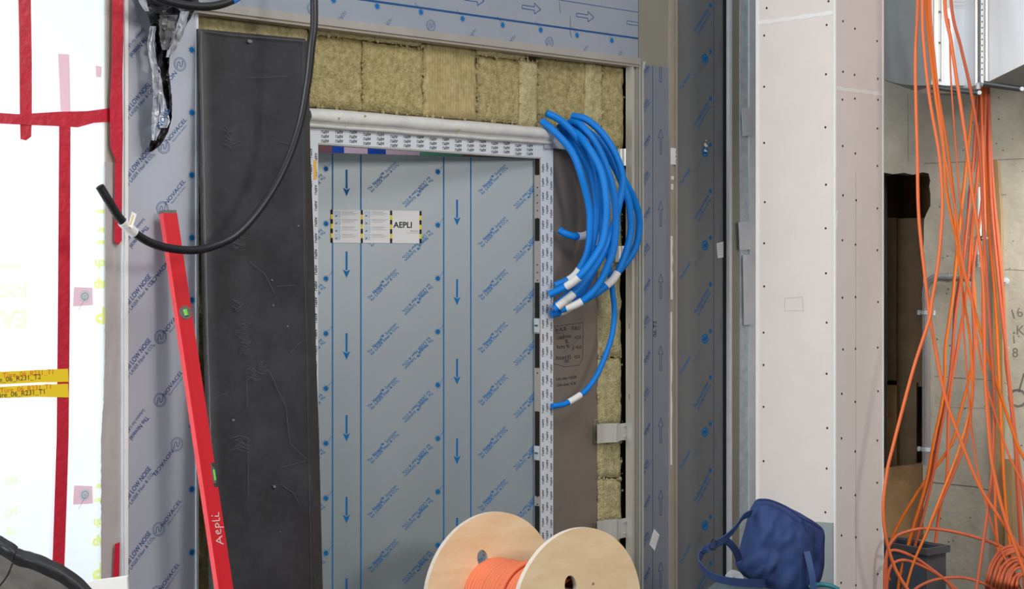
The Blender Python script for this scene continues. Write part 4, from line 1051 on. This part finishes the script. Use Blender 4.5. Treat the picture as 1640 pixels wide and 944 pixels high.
for st in ([(-.085, -.012), (-.070, .016), (-.055, -.012)], [(-.08, -.002), (-.058, .000)], [(-.046, .0), (-.032, .004), (-.036, .012), (-.046, .006), (-.044, -.008), (-.030, -.010)], [(-.020, .010), (-.024, -.024)], [(-.022, .008), (-.010, .010), (-.006, .0), (-.018, -.006)], [(.004, .020), (.002, -.010), (.012, -.012)], [(.020, .006), (.018, -.010), (.032, -.012)], [(.022, .016), (.023, .019)]):
    for (x0, y0), (x1, y1) in zip(st, st[1:]):
        p0_ = lb_(hc-x0, y0*-1+.0, HT+.0012) if False else lb_(hc-x0, -y0+.004, HT+.0012); p1_ = lb_(hc-x1, -y1+.004, HT+.0012)
        t_ = (p1_-p0_).normalized(); q_ = t_.cross(tv).normalized()*.0013
        m.add([p0_+q_-t_*.001, p1_+q_+t_*.001, p1_-q_+t_*.001, p0_-q_-t_*.001], [(0, 1, 2, 3)], white_tag)
m.build('beam', lv)
m = MB(); lbox(m, 0, .012, -HW+.001, HW-.001, -HT+.001, HT-.001, rim_m); m.build('end_cap', lv)
m = MB(); lbox(m, LEN-.02, LEN, -HW+.001, HW-.001, -HT+.001, HT-.001, rim_m); m.build('end_cap', lv)
av = (W.ray(292, 502, .15)-A).dot(ax)
m = MB(); c = lb_(av, .002, 0); m.tube([c-tv*.015, c+tv*.017], .026, rim_m, 24); v1 = m.build('vial_housing', lv)
m = MB(); m.tube([lb_(av-.012, .0, .017), lb_(av+.012, .004, .017)], .009, vial_m, 12); build_sub(m, 'vial', v1)
m = MB(); c = lb_(yn, HW-.018, 0); lbox(m, yn-.030, yn+.030, HW-.018, HW-.004, -HT+.002, HT-.002, rim_m); v2 = m.build('vial_housing', lv)
m = MB(); m.tube([lb_(yn-.02, HW-.006, HT-.006), lb_(yn+.02, HW-.006, HT-.006)], .0065, vial_m, 12); build_sub(m, 'vial', v2)

# ================================================================== BLACK CONDUITS
bc = thing('black_conduit', 'black corrugated conduit hanging from above and curling up left in front of the rubber sheet', 'conduit', W.ray(340, 400, .45))
pts = [(503, -300), (503, -60), (503, -10), (503, 40), (499, 74), (493, 130), (480, 200), (455, 270), (420, 330), (380, 375), (340, 395), (305, 401), (262, 396), (228, 382), (196, 355), (174, 322), (160, 299)]
PB = spline([W.ray(x, y, .36+.05*math.sin(i*.5)) for i, (x, y) in enumerate(pts)], 16)
m = MB(); m.tube(PB, .0158, cable_black, 14, rib=.93); m.build('hose', bc)
idx = min(range(len(PB)), key=lambda i: (PB[i]-W.ray(207, 366, .40)).length)
m = MB(); m.tube(PB[idx-5:idx+6], .0185, white_tag, 16); sl = m.build('label_sleeve', bc)
m = MB(); c = PB[idx]; mF = Frame((c.x, c.y, 0), (1, 0, 0))
tf = front(c.y-.02); q = [tf.loc(x, y) for x, y in ((205, 362), (212, 366), (219, 343), (211, 339))]; m.prism(tf, q, 0, .0015, white_tag); m.line(tf, tf.loc(209, 360), tf.loc(214, 345), .004, .002, amber); build_sub(m, 'paper_flag', sl)
m = MB(); m.tube([PB[-1]-(PB[-2]-PB[-1])*0, PB[-1]+(PB[-1]-PB[-2]).normalized()*.002], .0125, black_m, 12); m.build('cut_end', bc)
bc2 = thing('black_conduit', 'short black conduit sagging across the top left with a blue tape band', 'conduit', W.ray(320, 10, .3))
P2 = spline([W.ray(x, y, .3) for x, y in ((150, -260), (190, -70), (235, -16), (262, 0), (295, 8), (325, 10.5), (350, 8), (372, 0), (392, -14), (420, -45), (455, -230))], 14)
m = MB(); m.tube(P2, .0155, cable_black, 14); m.build('hose', bc2)
i2 = min(range(len(P2)), key=lambda i: (P2[i]-W.ray(376, -2, .3)).length)
m = MB(); m.tube(P2[i2-4:i2+8], .0165, blue_tape, 14); m.build('tape_band', bc2)

# ================================================================== TORN FOIL
def foil(mb, path, mt, d, seed, nc=7, amp=.02):
    # path: list of (xl, xr, y)
    fl_ = interp([(y, xl) for xl, xr, y in path]); fr_ = interp([(y, xr) for xl, xr, y in path]); y0, y1 = path[0][2], path[-1][2]
    nr = max(10, int((y1-y0)/5)); rows = []
    for i in range(nr+1):
        y = y0+(y1-y0)*i/nr; row = []
        for j in range(nc+1):
            u = j/nc; x = fl_(y)*(1-u)+fr_(y)*u+1.6*noise.noise(Vector((y*.12, u*3, seed)))
            row.append(W.ray(x, y, d+amp*noise.noise(Vector((x*.12, y*.07, seed)))*1.6+amp*.5*math.sin(u*9+y*.05)))
        rows.append(row)
    mb.grid(rows, mt, False, thick=-W.n*.0015)
tf_ = thing('torn_foil', 'torn black and silver foil hanging crumpled over the filmed panel at top left', 'foil', W.ray(265, 120, .05))
m = MB(); foil(m, [(222, 318, -30), (228, 318, 5), (236, 310, 20), (243, 296, 45), (250, 278, 70), (250, 272, 88), (252, 270, 115), (258, 274, 140), (264, 276, 165), (262, 275, 190), (247, 270, 210), (240, 258, 232), (237, 244, 243)], foil_dark, .07, 2, nc=9, amp=.022); m.build('black_layer', tf_)
m = MB(); foil(m, [(241, 250, 42), (236, 247, 70), (240, 250, 98), (243, 256, 110), (246, 262, 150), (244, 262, 180), (243, 258, 205), (244, 250, 225)], foil_light, .095, 5, nc=5, amp=.012)
m.build('silver_strip', tf_)
m = MB(); foil(m, [(290, 303, 18), (283, 298, 40), (276, 291, 62), (268, 282, 80), (266, 272, 92)], foil_light, .10, 9, nc=4, amp=.012); m.build('silver_strip', tf_)
m = MB(); foil(m, [(256, 262, 150), (258, 268, 175), (254, 272, 195), (256, 268, 205)], foil_light, .11, 12, nc=4, amp=.01)
p_ = W.loc(262, 190, .125); m.text(W, 'NOISE', p_[0], p_[1], .03, .125, ink_dark, rot=math.radians(60), bold=.01); m.build('silver_strip', tf_)
m = MB(); foil(m, [(218, 232, -10), (222, 234, 0), (228, 237, 12), (233, 239, 18)], foil_light, .10, 12, nc=3, amp=.01); m.build('silver_strip', tf_)
m = MB(); foil(m, [(256, 285, 24), (255, 281, 45), (257, 276, 68), (260, 270, 80)], mat('grey_foil', (120, 120, 122), .35, .2, var=.3, scale=14, bump=.8, bscale=30), .105, 15, nc=5, amp=.016); m.build('grey_patch', tf_)

# ================================================================== TAPES AND WINDOW MARKINGS
def tape(poly, d, mt, name, label, group, d0=.001, scrib=None):
    m = MB(); m.ppx(W, poly, d-d0, d, mt)
    if scrib: scrib(m, d)
    return tag(m.build(name), label, 'tape', group)
GT = 'red adhesive tape strips on the window'
tape([(29, -30), (49, -30), (51, 100), (51, 190), (50, 219), (42, 225), (33, 223), (32, 180), (31, 60)], .004, red_tape, 'adhesive_tape', 'vertical red tape strip at upper left, ending just below the cross strip', GT)
tape([(-60, 178), (0, 181), (30, 183), (95, 179), (140, 178), (178, 173), (180, 195), (150, 197), (125, 204), (90, 202), (40, 200), (0, 198), (-60, 196)], .008, red_tape, 'adhesive_tape', 'wrinkled horizontal red tape strip crossing the window near the top', GT)
tape([(95, 199), (113, 202), (112, 480), (110, 700), (107, 800), (100, 1000), (80, 1000), (85, 880), (91, 700), (93, 480)], .012, red_tape, 'adhesive_tape', 'longest vertical red tape strip, running from the cross strip to the bottom', GT)
tape([(180, -30), (198, -30), (198, 60), (196, 120), (197, 220), (196, 256), (187, 261), (177, 235), (176, 170), (179, 110)], .026, red_tape, 'adhesive_tape', 'crinkled red tape strip down the window frame beside the filmed panel', GT)
tape([(184, 250), (196, 252), (195, 386), (189, 393), (183, 387)], .024, red_tape, 'adhesive_tape', 'narrow red tape tail with pointed end below the crinkled strip', GT)
tape([(184, 872), (192, 869), (191, 925), (181, 926), (183, 890)], .024, red_tape, 'adhesive_tape', 'short red tape stub low on the window frame above the white board', GT)
def hand1(m, d):
    p = W.loc(46, 599, d); m.text(W, 'T\u00fcre_06_R231_T1', p[0], p[1], .026, d+.0006, orange_ink, rot=.03)
    p = W.loc(24, 607, d); m.text(W, 'T\u00fcre_06_R231_T2', p[0], p[1], .026, d+.0006, black_ink, rot=.03)
def hand2(m, d):
    p = W.loc(42, 623, d); m.text(W, 'T\u00fcre_06_R231_T1', p[0], p[1], .026, d+.0006, orange_ink, rot=.03)
    p = W.loc(32, 631, d); m.text(W, 'T\u00fcre_06_R231_T1', p[0], p[1], .026, d+.0006, black_ink, rot=.03)
tape([(-60, 597), (0, 596), (60, 593), (109, 591), (110, 612), (60, 613), (0, 616), (-60, 617)], .015, yellow_tape, 'adhesive_tape', 'upper yellow tape strip with handwriting across the long red tape', 'yellow handwritten tapes', scrib=hand1)
tape([(-60, 622), (0, 620), (60, 617), (109, 615), (110, 637), (60, 636), (0, 638), (-60, 640)], .015, yellow_tape, 'adhesive_tape', 'lower yellow tape strip with handwriting across the long red tape', 'yellow handwritten tapes', scrib=hand2)
# prints and fixings on the window sheet
m = MB(); e = -.0045
for t_, x, y, s_, mt in (('EAS', 14, 510, .085, very_pale_yellow), ('JOOr', 14, 466, .06, very_pale_yellow), ('www', 14, 428, .045, very_pale_yellow), ('00l', 18, 770, .04, very_pale_yellow), ('Jd7', 18, 820, .04, very_pale_yellow), ('ng', 18, 855, .04, very_pale_yellow),
                      ('ich', 162, 423, .045, pale_yellow), ('ap', 160, 458, .055, pale_yellow), ('P', 162, 504, .085, pale_yellow), ('uan', 162, 340, .028, pale_yellow), ('iar', 162, 369, .03, pale_yellow), ('ien', 162, 389, .03, pale_yellow),
                      ('ch', 158, 838, .045, pale_yellow), ('iar', 158, 780, .028, pale_yellow), ('ien', 158, 802, .028, pale_yellow), ('ap', 158, 870, .055, pale_yellow), ('P', 158, 914, .085, pale_yellow)):
    p = W.loc(x, y, e); m.text(W, t_, p[0], p[1], s_, e, mt, rot=math.pi, bold=.045)
for poly in ([(93, 86), (111, 87), (113, 180), (97, 178)], [(153, 105), (163, 107), (162, 124), (154, 123)]):
    m.ppx(W, poly, -.0055, -.0045, pink_m)
pr_ = m.build('sheet_print', win)
for y in (475, 793):
    m = MB(); m.ppx(W, [(119, y-15), (148, y-14), (149, y+14), (117, y+16)], -.0055, -.0045, pink_m)
    p = W.loc(136, y, -.004); m.disc(W, p[0], p[1], .022, -.004, galv_pale, 20); m.ring(W, p[0], p[1], .013, .003, -.0035, grey_ink); m.disc(W, p[0], p[1], .006, -.003, galv, 12); m.line(W, (p[0]+.002, p[1]-.005), (p[0]-.026, p[1]-.05), .0016, -.003, grey_ink)
    m.build('fixing_plate', win)
m = MB(); foil(m, [(168, 198, 260), (169, 199, 450), (168, 199, 560), (166, 198, 640), (162, 198, 700), (162, 198, 990)], mat('cloudy_plastic', (176, 170, 168), .35, 0, var=.05, scale=6), .010, 22, nc=5, amp=.0006)
m.build('frame_wrap', win)

# ================================================================== BLUE CONDUITS
GB = 'blue flexible conduits bundled beside the door'
def bp(x, y, d): return W.ray(x, y, d)
blue = [
 # path, radius, d-peak, sleeve position(s), label
 ([(868, 194), (889, 212), (915, 242), (930, 278), (943, 329), (945, 365), (942, 400), (932, 425), (917, 445), (889, 458)], .17, (919, 441), 'front left blue conduit starting lowest of the upper ends above the taped jamb'),
 ([(875, 181), (899, 194), (922, 219), (943, 258), (953, 303), (956, 340), (953, 372), (943, 408), (925, 436), (905, 452), (890, 462)], .13, None, 'blue conduit starting at the highest left end beside the insulation'),
 ([(916, 186), (938, 191), (963, 212), (983, 242), (995, 273), (997, 298), (991, 329), (981, 370), (963, 412), (940, 447), (917, 472), (905, 482), (888, 496)], .20, (906, 479), 'blue conduit from the right upper end, topmost over the bundle'),
 ([(912, 195), (932, 202), (955, 232), (972, 270), (983, 310), (987, 355), (983, 398), (972, 430), (958, 457), (940, 477), (920, 489), (898, 496)], .23, (920, 488), 'foremost blue conduit curving down the right of the bundle with a white sleeve'),
 ([(905, 205), (925, 215), (943, 237), (963, 275), (971, 320), (971, 350), (966, 385), (953, 411), (932, 439), (918, 452), (902, 462), (880, 472)], .26, (918, 453), 'blue conduit whose cut end lies across the taped jamb'),
 ([(925, 200), (960, 226), (982, 258), (999, 288), (1014, 316), (1022, 340), (1024, 365), (1018, 396), (1003, 421), (985, 440)], .10, None, 'outermost right blue conduit bulging over the aluminium post'),
 ([(920, 197), (955, 226), (978, 256), (994, 288), (1006, 320), (1010, 345), (1010, 373), (1001, 409), (986, 442), (971, 458), (950, 473), (928, 484)], .15, (978, 448), 'second blue conduit from the right with a sleeve near the post'),
 ([(930, 225), (955, 270), (968, 330), (973, 391), (976, 429), (981, 467), (984, 500), (980, 538), (968, 574), (955, 603), (938, 626), (917, 641), (902, 648), (884, 651)], .08, (918, 640), 'longest blue conduit dropping alone to end lower down beside the jamb'),
 ([(896, 369), (907, 375), (922, 379), (938, 377), (950, 368), (957, 350), (956, 320)], .05, (933, 378), 'short blue conduit tip poking left out of the middle of the bundle'),
 ([(900, 215), (930, 245), (952, 290), (963, 340), (964, 390), (952, 430), (938, 460), (922, 485), (905, 497), (883, 504)], .09, (910, 496), 'lowest ending blue conduit of the bundle, behind the others'),
 ([(895, 200), (925, 235), (948, 290), (958, 340), (957, 365), (948, 400), (930, 440), (912, 470), (890, 490)], .06, (953, 382), 'blue conduit deepest in the bundle with a sleeve high up'),
]
for pts, dp, slv, lb in blue:
    root = thing('blue_conduit', lb, 'conduit', bp(pts[0][0], pts[0][1], 0), GB)
    n_ = len(pts); P = []
    for i, (x, y) in enumerate(pts):
        t = i/(n_-1); d = dp*math.sin(min(1, t*2.4+.02)*math.pi/2) if t < .5 else dp*math.cos((t-.5)*2*math.pi/2*.8)
        P.append(bp(x, y, max(d, .012 if x < 892 else -.02)))
    Q = spline(P, 10); m = MB(); m.tube(Q, .0175 if dp != .08 else .0135, blue_pipe, 14, rib=.97); m.build('hose', root)
    m = MB(); t_ = (Q[0]-Q[1]).normalized(); m.tube([Q[0], Q[0]+t_*.0015], .013, ink_dark, 12); m.build('cut_end', root)
    if slv:
        i2 = min(range(len(Q)), key=lambda i: (HY+(CAMZ-Q[i].z)*FPX/Q[i].y-slv[1])**2+(820+Q[i].x*FPX/Q[i].y-slv[0])**2)
        m = MB(); k = max(3, int(round(.075/max(1e-3, (Q[i2]-Q[i2-1]).length)/2))); seg = Q[max(0, i2-k):i2+k+1]; m.tube(seg, .0190 if dp != .08 else .0155, white_tag, 14); m.build('label_sleeve', root)

# ================================================================== CABLE REEL
RR = .3375
cR_ = Vector((.2607, 6.53, RR)); cL_ = Vector(((786-820)/FPX*6.85, 6.85, .345)); axr = Vector((.329, -.4, 0)).normalized()
reel = thing('cable_reel', 'plywood cable reel wound with orange cable standing in front of the door', 'cable reel', (cR_+cL_)/2-Vector((0, 0, RR)))
def flange(c, ang, nm, RR=RR):
    F = Frame((c.x, c.y, c.z), (-axr.y, axr.x, 0), (axr.x, axr.y, 0))
    n_ = 96; out = [(math.cos(2*math.pi*i/n_)*RR, math.sin(2*math.pi*i/n_)*RR) for i in range(n_)]
    def slot(a, z, w, h, rot): return [(a+math.cos(t)*w*math.cos(rot)-math.sin(t)*h*math.sin(rot), z+math.cos(t)*w*math.sin(rot)+math.sin(t)*h*math.cos(rot)) for t in [2*math.pi*k/24 for k in range(24)]]
    holes = [slot(*q) for q in ang]
    m = MB(); m.prism(F, out, -.011, .011, ply, holes=holes, side=ply_edge)
    return m.build(nm, reel), F
_, FR = flange(cR_, [(0, 0, .03, .03, 0), (-.046, .112, .031, .044, .25), (.075, .105, .007, .007, 0)], 'flange')
for x_, z_ in ((.085, .118), (-.09, .03), (.02, .13)):
    pass
_, FL = flange(cL_, [(0, 0, .03, .03, 0), (-.052, .158, .028, .038, .3)], 'flange', .345)
m = MB(); m.tube([cL_+axr*.012, cR_-axr*.012], .09, ply_edge, 32, caps=False); m.build('drum', reel)
m = MB(); Lr = (cR_-cL_).length-.03; up = Vector((0, 0, 1)); sd = axr.cross(up).normalized(); P = []
turns = 24; n_ = 40
for k in range(turns*n_+1):
    t = k/(turns*n_); a = 2*math.pi*k/n_
    rr = .148+.016*t+.002*math.sin(t*40)
    P.append(cL_+axr*(.016+Lr*t)+(up*math.cos(a)+sd*math.sin(a))*rr)
m.tube(P, .0098, orange_wound, 10)
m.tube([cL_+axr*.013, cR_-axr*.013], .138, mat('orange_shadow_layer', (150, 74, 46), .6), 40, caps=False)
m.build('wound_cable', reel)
m = MB(); rnd = random.Random(9)
for w_ in range(7):
    P = []; t0 = rnd.uniform(.55, .9); dt = rnd.uniform(-.15, .2)
    for k in range(41):
        a = 2*math.pi*k/40+w_; t = min(.97, max(.03, t0+dt*math.sin(a*.5+w_)*.5)); P.append(cL_+axr*(.016+Lr*t)+(up*math.cos(a)+sd*math.sin(a))*(.160+.016*t+.002*(w_ % 3)))
    m.tube(P, .0095, orange_wound, 10)
m.build('loose_turn', reel)
for k in range(6):
    m = MB(); a = k*math.pi/3+.3; c = FR.pt(math.cos(a)*.06, 0, .011)+Vector((0, 0, math.sin(a)*.06)); m.tube([c, c+axr*.006], .008, galv, 6); m.build('bolt', reel)

# ================================================================== NAVY BAG ON A SACK
bagF = front(6.95)
bag = thing('shoulder_bag', 'navy blue canvas shoulder bag slumped against the foot of the column', 'bag', bagF.ray(1245, 944))
def cushion(mb, outline, Z, th, mt, seed, n=14, amp=.012, p=2.6):
    F = front(Z); cx = sum(x for x, y in outline)/len(outline); cy = sum(y for x, y in outline)/len(outline)
    O = []
    for i in range(len(outline)):
        a = Vector(outline[i]); b = Vector(outline[(i+1) % len(outline)])
        for k in range(5): O.append(a.lerp(b, k/5))
    # smooth the outline a little
    for _ in range(2): O = [(O[i-1]+O[i]*2+O[(i+1) % len(O)])/4 for i in range(len(O))]
    N = len(O)
    for sg in (-1, 1):
        rows = []
        for i in range(n+1):
            t = i/n; row = []
            for j in range(N+1):
                o = O[j % N]; x = cx+(o.x-cx)*t; y = cy+(o.y-cy)*t
                base = F.ray(x, y); nn = noise.noise(Vector((x*.035, y*.035, seed)))+.6*noise.noise(Vector((x*.09, y*.05, seed+5)))+abs(noise.noise(Vector((x*.05+y*.03, y*.02, seed+9))))*1.2
                b = th*(1-t**p)**.5 if t < 1 else 0
                base.y += sg*(b)-(amp*nn*(1-t**6) if sg < 0 else 0)
                row.append(base)
            rows.append(row)
        mb.grid(rows, mt, True)
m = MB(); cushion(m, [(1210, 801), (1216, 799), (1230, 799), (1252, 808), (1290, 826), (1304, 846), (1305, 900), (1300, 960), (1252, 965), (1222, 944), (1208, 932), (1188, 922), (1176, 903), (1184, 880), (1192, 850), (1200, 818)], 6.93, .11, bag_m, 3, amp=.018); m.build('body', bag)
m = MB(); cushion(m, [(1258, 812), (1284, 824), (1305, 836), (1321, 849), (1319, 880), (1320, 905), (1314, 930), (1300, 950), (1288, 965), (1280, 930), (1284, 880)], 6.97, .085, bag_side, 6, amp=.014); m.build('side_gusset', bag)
m = MB(); m.tube(spline([front(6.82+.05*abs(i-3)/3).ray(x, y) for i, (x, y) in enumerate(((1214, 801), (1234, 802), (1262, 814), (1285, 831), (1300, 838), (1316, 848)))], 6), .004, bag_side, 8)
m.tube(spline([front(6.86).ray(x, y) for x, y in ((1286, 832), (1292, 865), (1291, 900), (1286, 945))], 6), .004, bag_side, 8); m.build('piping', bag)
m = MB(); wdz = lambda t: Vector((.25, .1, 1))
P = spline([front(z).ray(x, y) for x, y, z in ((1204, 822, 6.86), (1190, 829, 6.80), (1176, 848, 6.77), (1160, 864, 6.74), (1142, 875, 6.72), (1128, 882, 6.71), (1121, 893, 6.70), (1122, 905, 6.69), (1132, 918, 6.68), (1152, 928, 6.67), (1180, 933, 6.68), (1212, 935, 6.74), (1226, 935, 6.86))], 8)
strap(m, P, .034, .004, strap_m, lambda t: Vector((.5, 0, 1)) if t < .45 else Vector((-.2, -.4, 1))); m.build('shoulder_strap', bag)
m = MB(); P = spline([front(z).ray(x, y) for x, y, z in ((1163, 866, 6.76), (1172, 874, 6.78), (1180, 886, 6.82), (1184, 898, 6.86))], 6); strap(m, P, .030, .004, strap_m, lambda t: Vector((1, 0, .5))); m.build('strap_tail', bag)
m = MB(); P = spline([front(z).ray(x, y) for x, y, z in ((1292, 884, 6.83), (1297, 905, 6.80), (1301, 925, 6.79), (1305, 960, 6.79))], 6); strap(m, P, .026, .004, strap_m, lambda t: Vector((1, 0, .1))); m.build('strap_tail', bag)
m = MB(); c = front(6.715).ray(1143, 873)
m.tube([c+Vector((-.02, 0, -.010)), c+Vector((-.004, 0, .022)), c+Vector((.018, 0, .012)), c+Vector((.004, 0, -.022)), c+Vector((-.02, 0, -.010))], .003, black_m, 8); m.build('buckle', bag)
sk = MB(); cushion(sk, [(1130, 945), (1150, 930), (1190, 927), (1240, 928), (1300, 940), (1340, 942), (1346, 1000), (1340, 1045), (1250, 1050), (1140, 1045), (1122, 990)], 6.98, .17, sack_m, 14, amp=.02)
tag(sk.build('rubbish_sack'), 'crumpled grey-green plastic sack beneath the navy bag', 'sack')
m = MB(); P = spline([front(z).ray(x, y) for x, y, z in ((1296, 941, 6.84), (1312, 937, 6.83), (1330, 939, 6.82), (1343, 945, 6.82))], 6); m.tube(P, .010, teal, 8); tag(m.build('teal_hose'), 'short piece of teal hose on the sack right of the navy bag', 'hose')
m = MB(); P = spline([front(6.86).ray(x, y) for x, y in ((1166, 926), (1172, 919), (1182, 922), (1186, 930))], 5); strap(m, P, .03, .002, foil_light); tag(m.build('plastic_scrap'), 'clear crumpled plastic scrap behind the bag strap', 'plastic')

# ================================================================== LOWER LEFT CORNER
m = MB(); rows = []
CFp = front(4.6)
top = interp([(-60, 835), (0, 862), (26, 878), (29, 883), (60, 891), (100, 909), (130, 930), (150, 952), (190, 1000)])
for i in range(25):
    x = -60+i*(245/24); row = []
    for j in range(10):
        t = j/9; y = top(x)+t*(1100-top(x)); z = 4.6-.18*math.sin(min(1, t*2)*math.pi/2)-.05*t+.02*noise.noise(Vector((x*.03, y*.03, 2)))
        row.append(front(z).ray(x-10*t, y))
    rows.append(row)
m.grid(rows, mat('dusty_grey_rubber', (70, 66, 60), .6, 0, col2=(104, 100, 94), scale=9, bump=.4, bscale=14), True, thick=Vector((0, .02, -.004)))
lc = m.build('rubber_cover')
tag(lc, 'curved dusty black rubber cover bulging up at the lower left corner', 'rubber sheet')
for xa, xb in ((-60, 27), (28, 200)):
    m = MB(); rows = []
    for i in range(21):
        x = xa+(xb-xa)*i/20; row = []
        for j in range(9):
            t = j/8; y = top(x)-2+t*24+.8*noise.noise(Vector((x*.08, t*3, 6))); z = 4.40-.035*math.sin(t*math.pi)+.01*noise.noise(Vector((x*.05, t, 3)))
            row.append(front(z).ray(x-8*t, y))
        rows.append(row)
    m.grid(rows, rubber, True, thick=Vector((0, .012, 0)))
    m.build('edge_band', lc)
m = MB(); P = [front(4.36).ray(*q) for q in ((20, 903), (13, 920), (5, 932), (-6, 945))]
m.tube(spline(P, 5), .0025, black_m, 6); m.build('seam', lc)
m = MB(); wbF = front(5.2); m.ppx(wbF, [(118, 941), (150, 931), (203, 924), (207, 1000), (118, 1000)], -.02, 0, gypsum_edge)
tag(m.build('board_offcut', bevel=.002), 'white board offcut behind the rubber cover at the foot of the window', 'board')
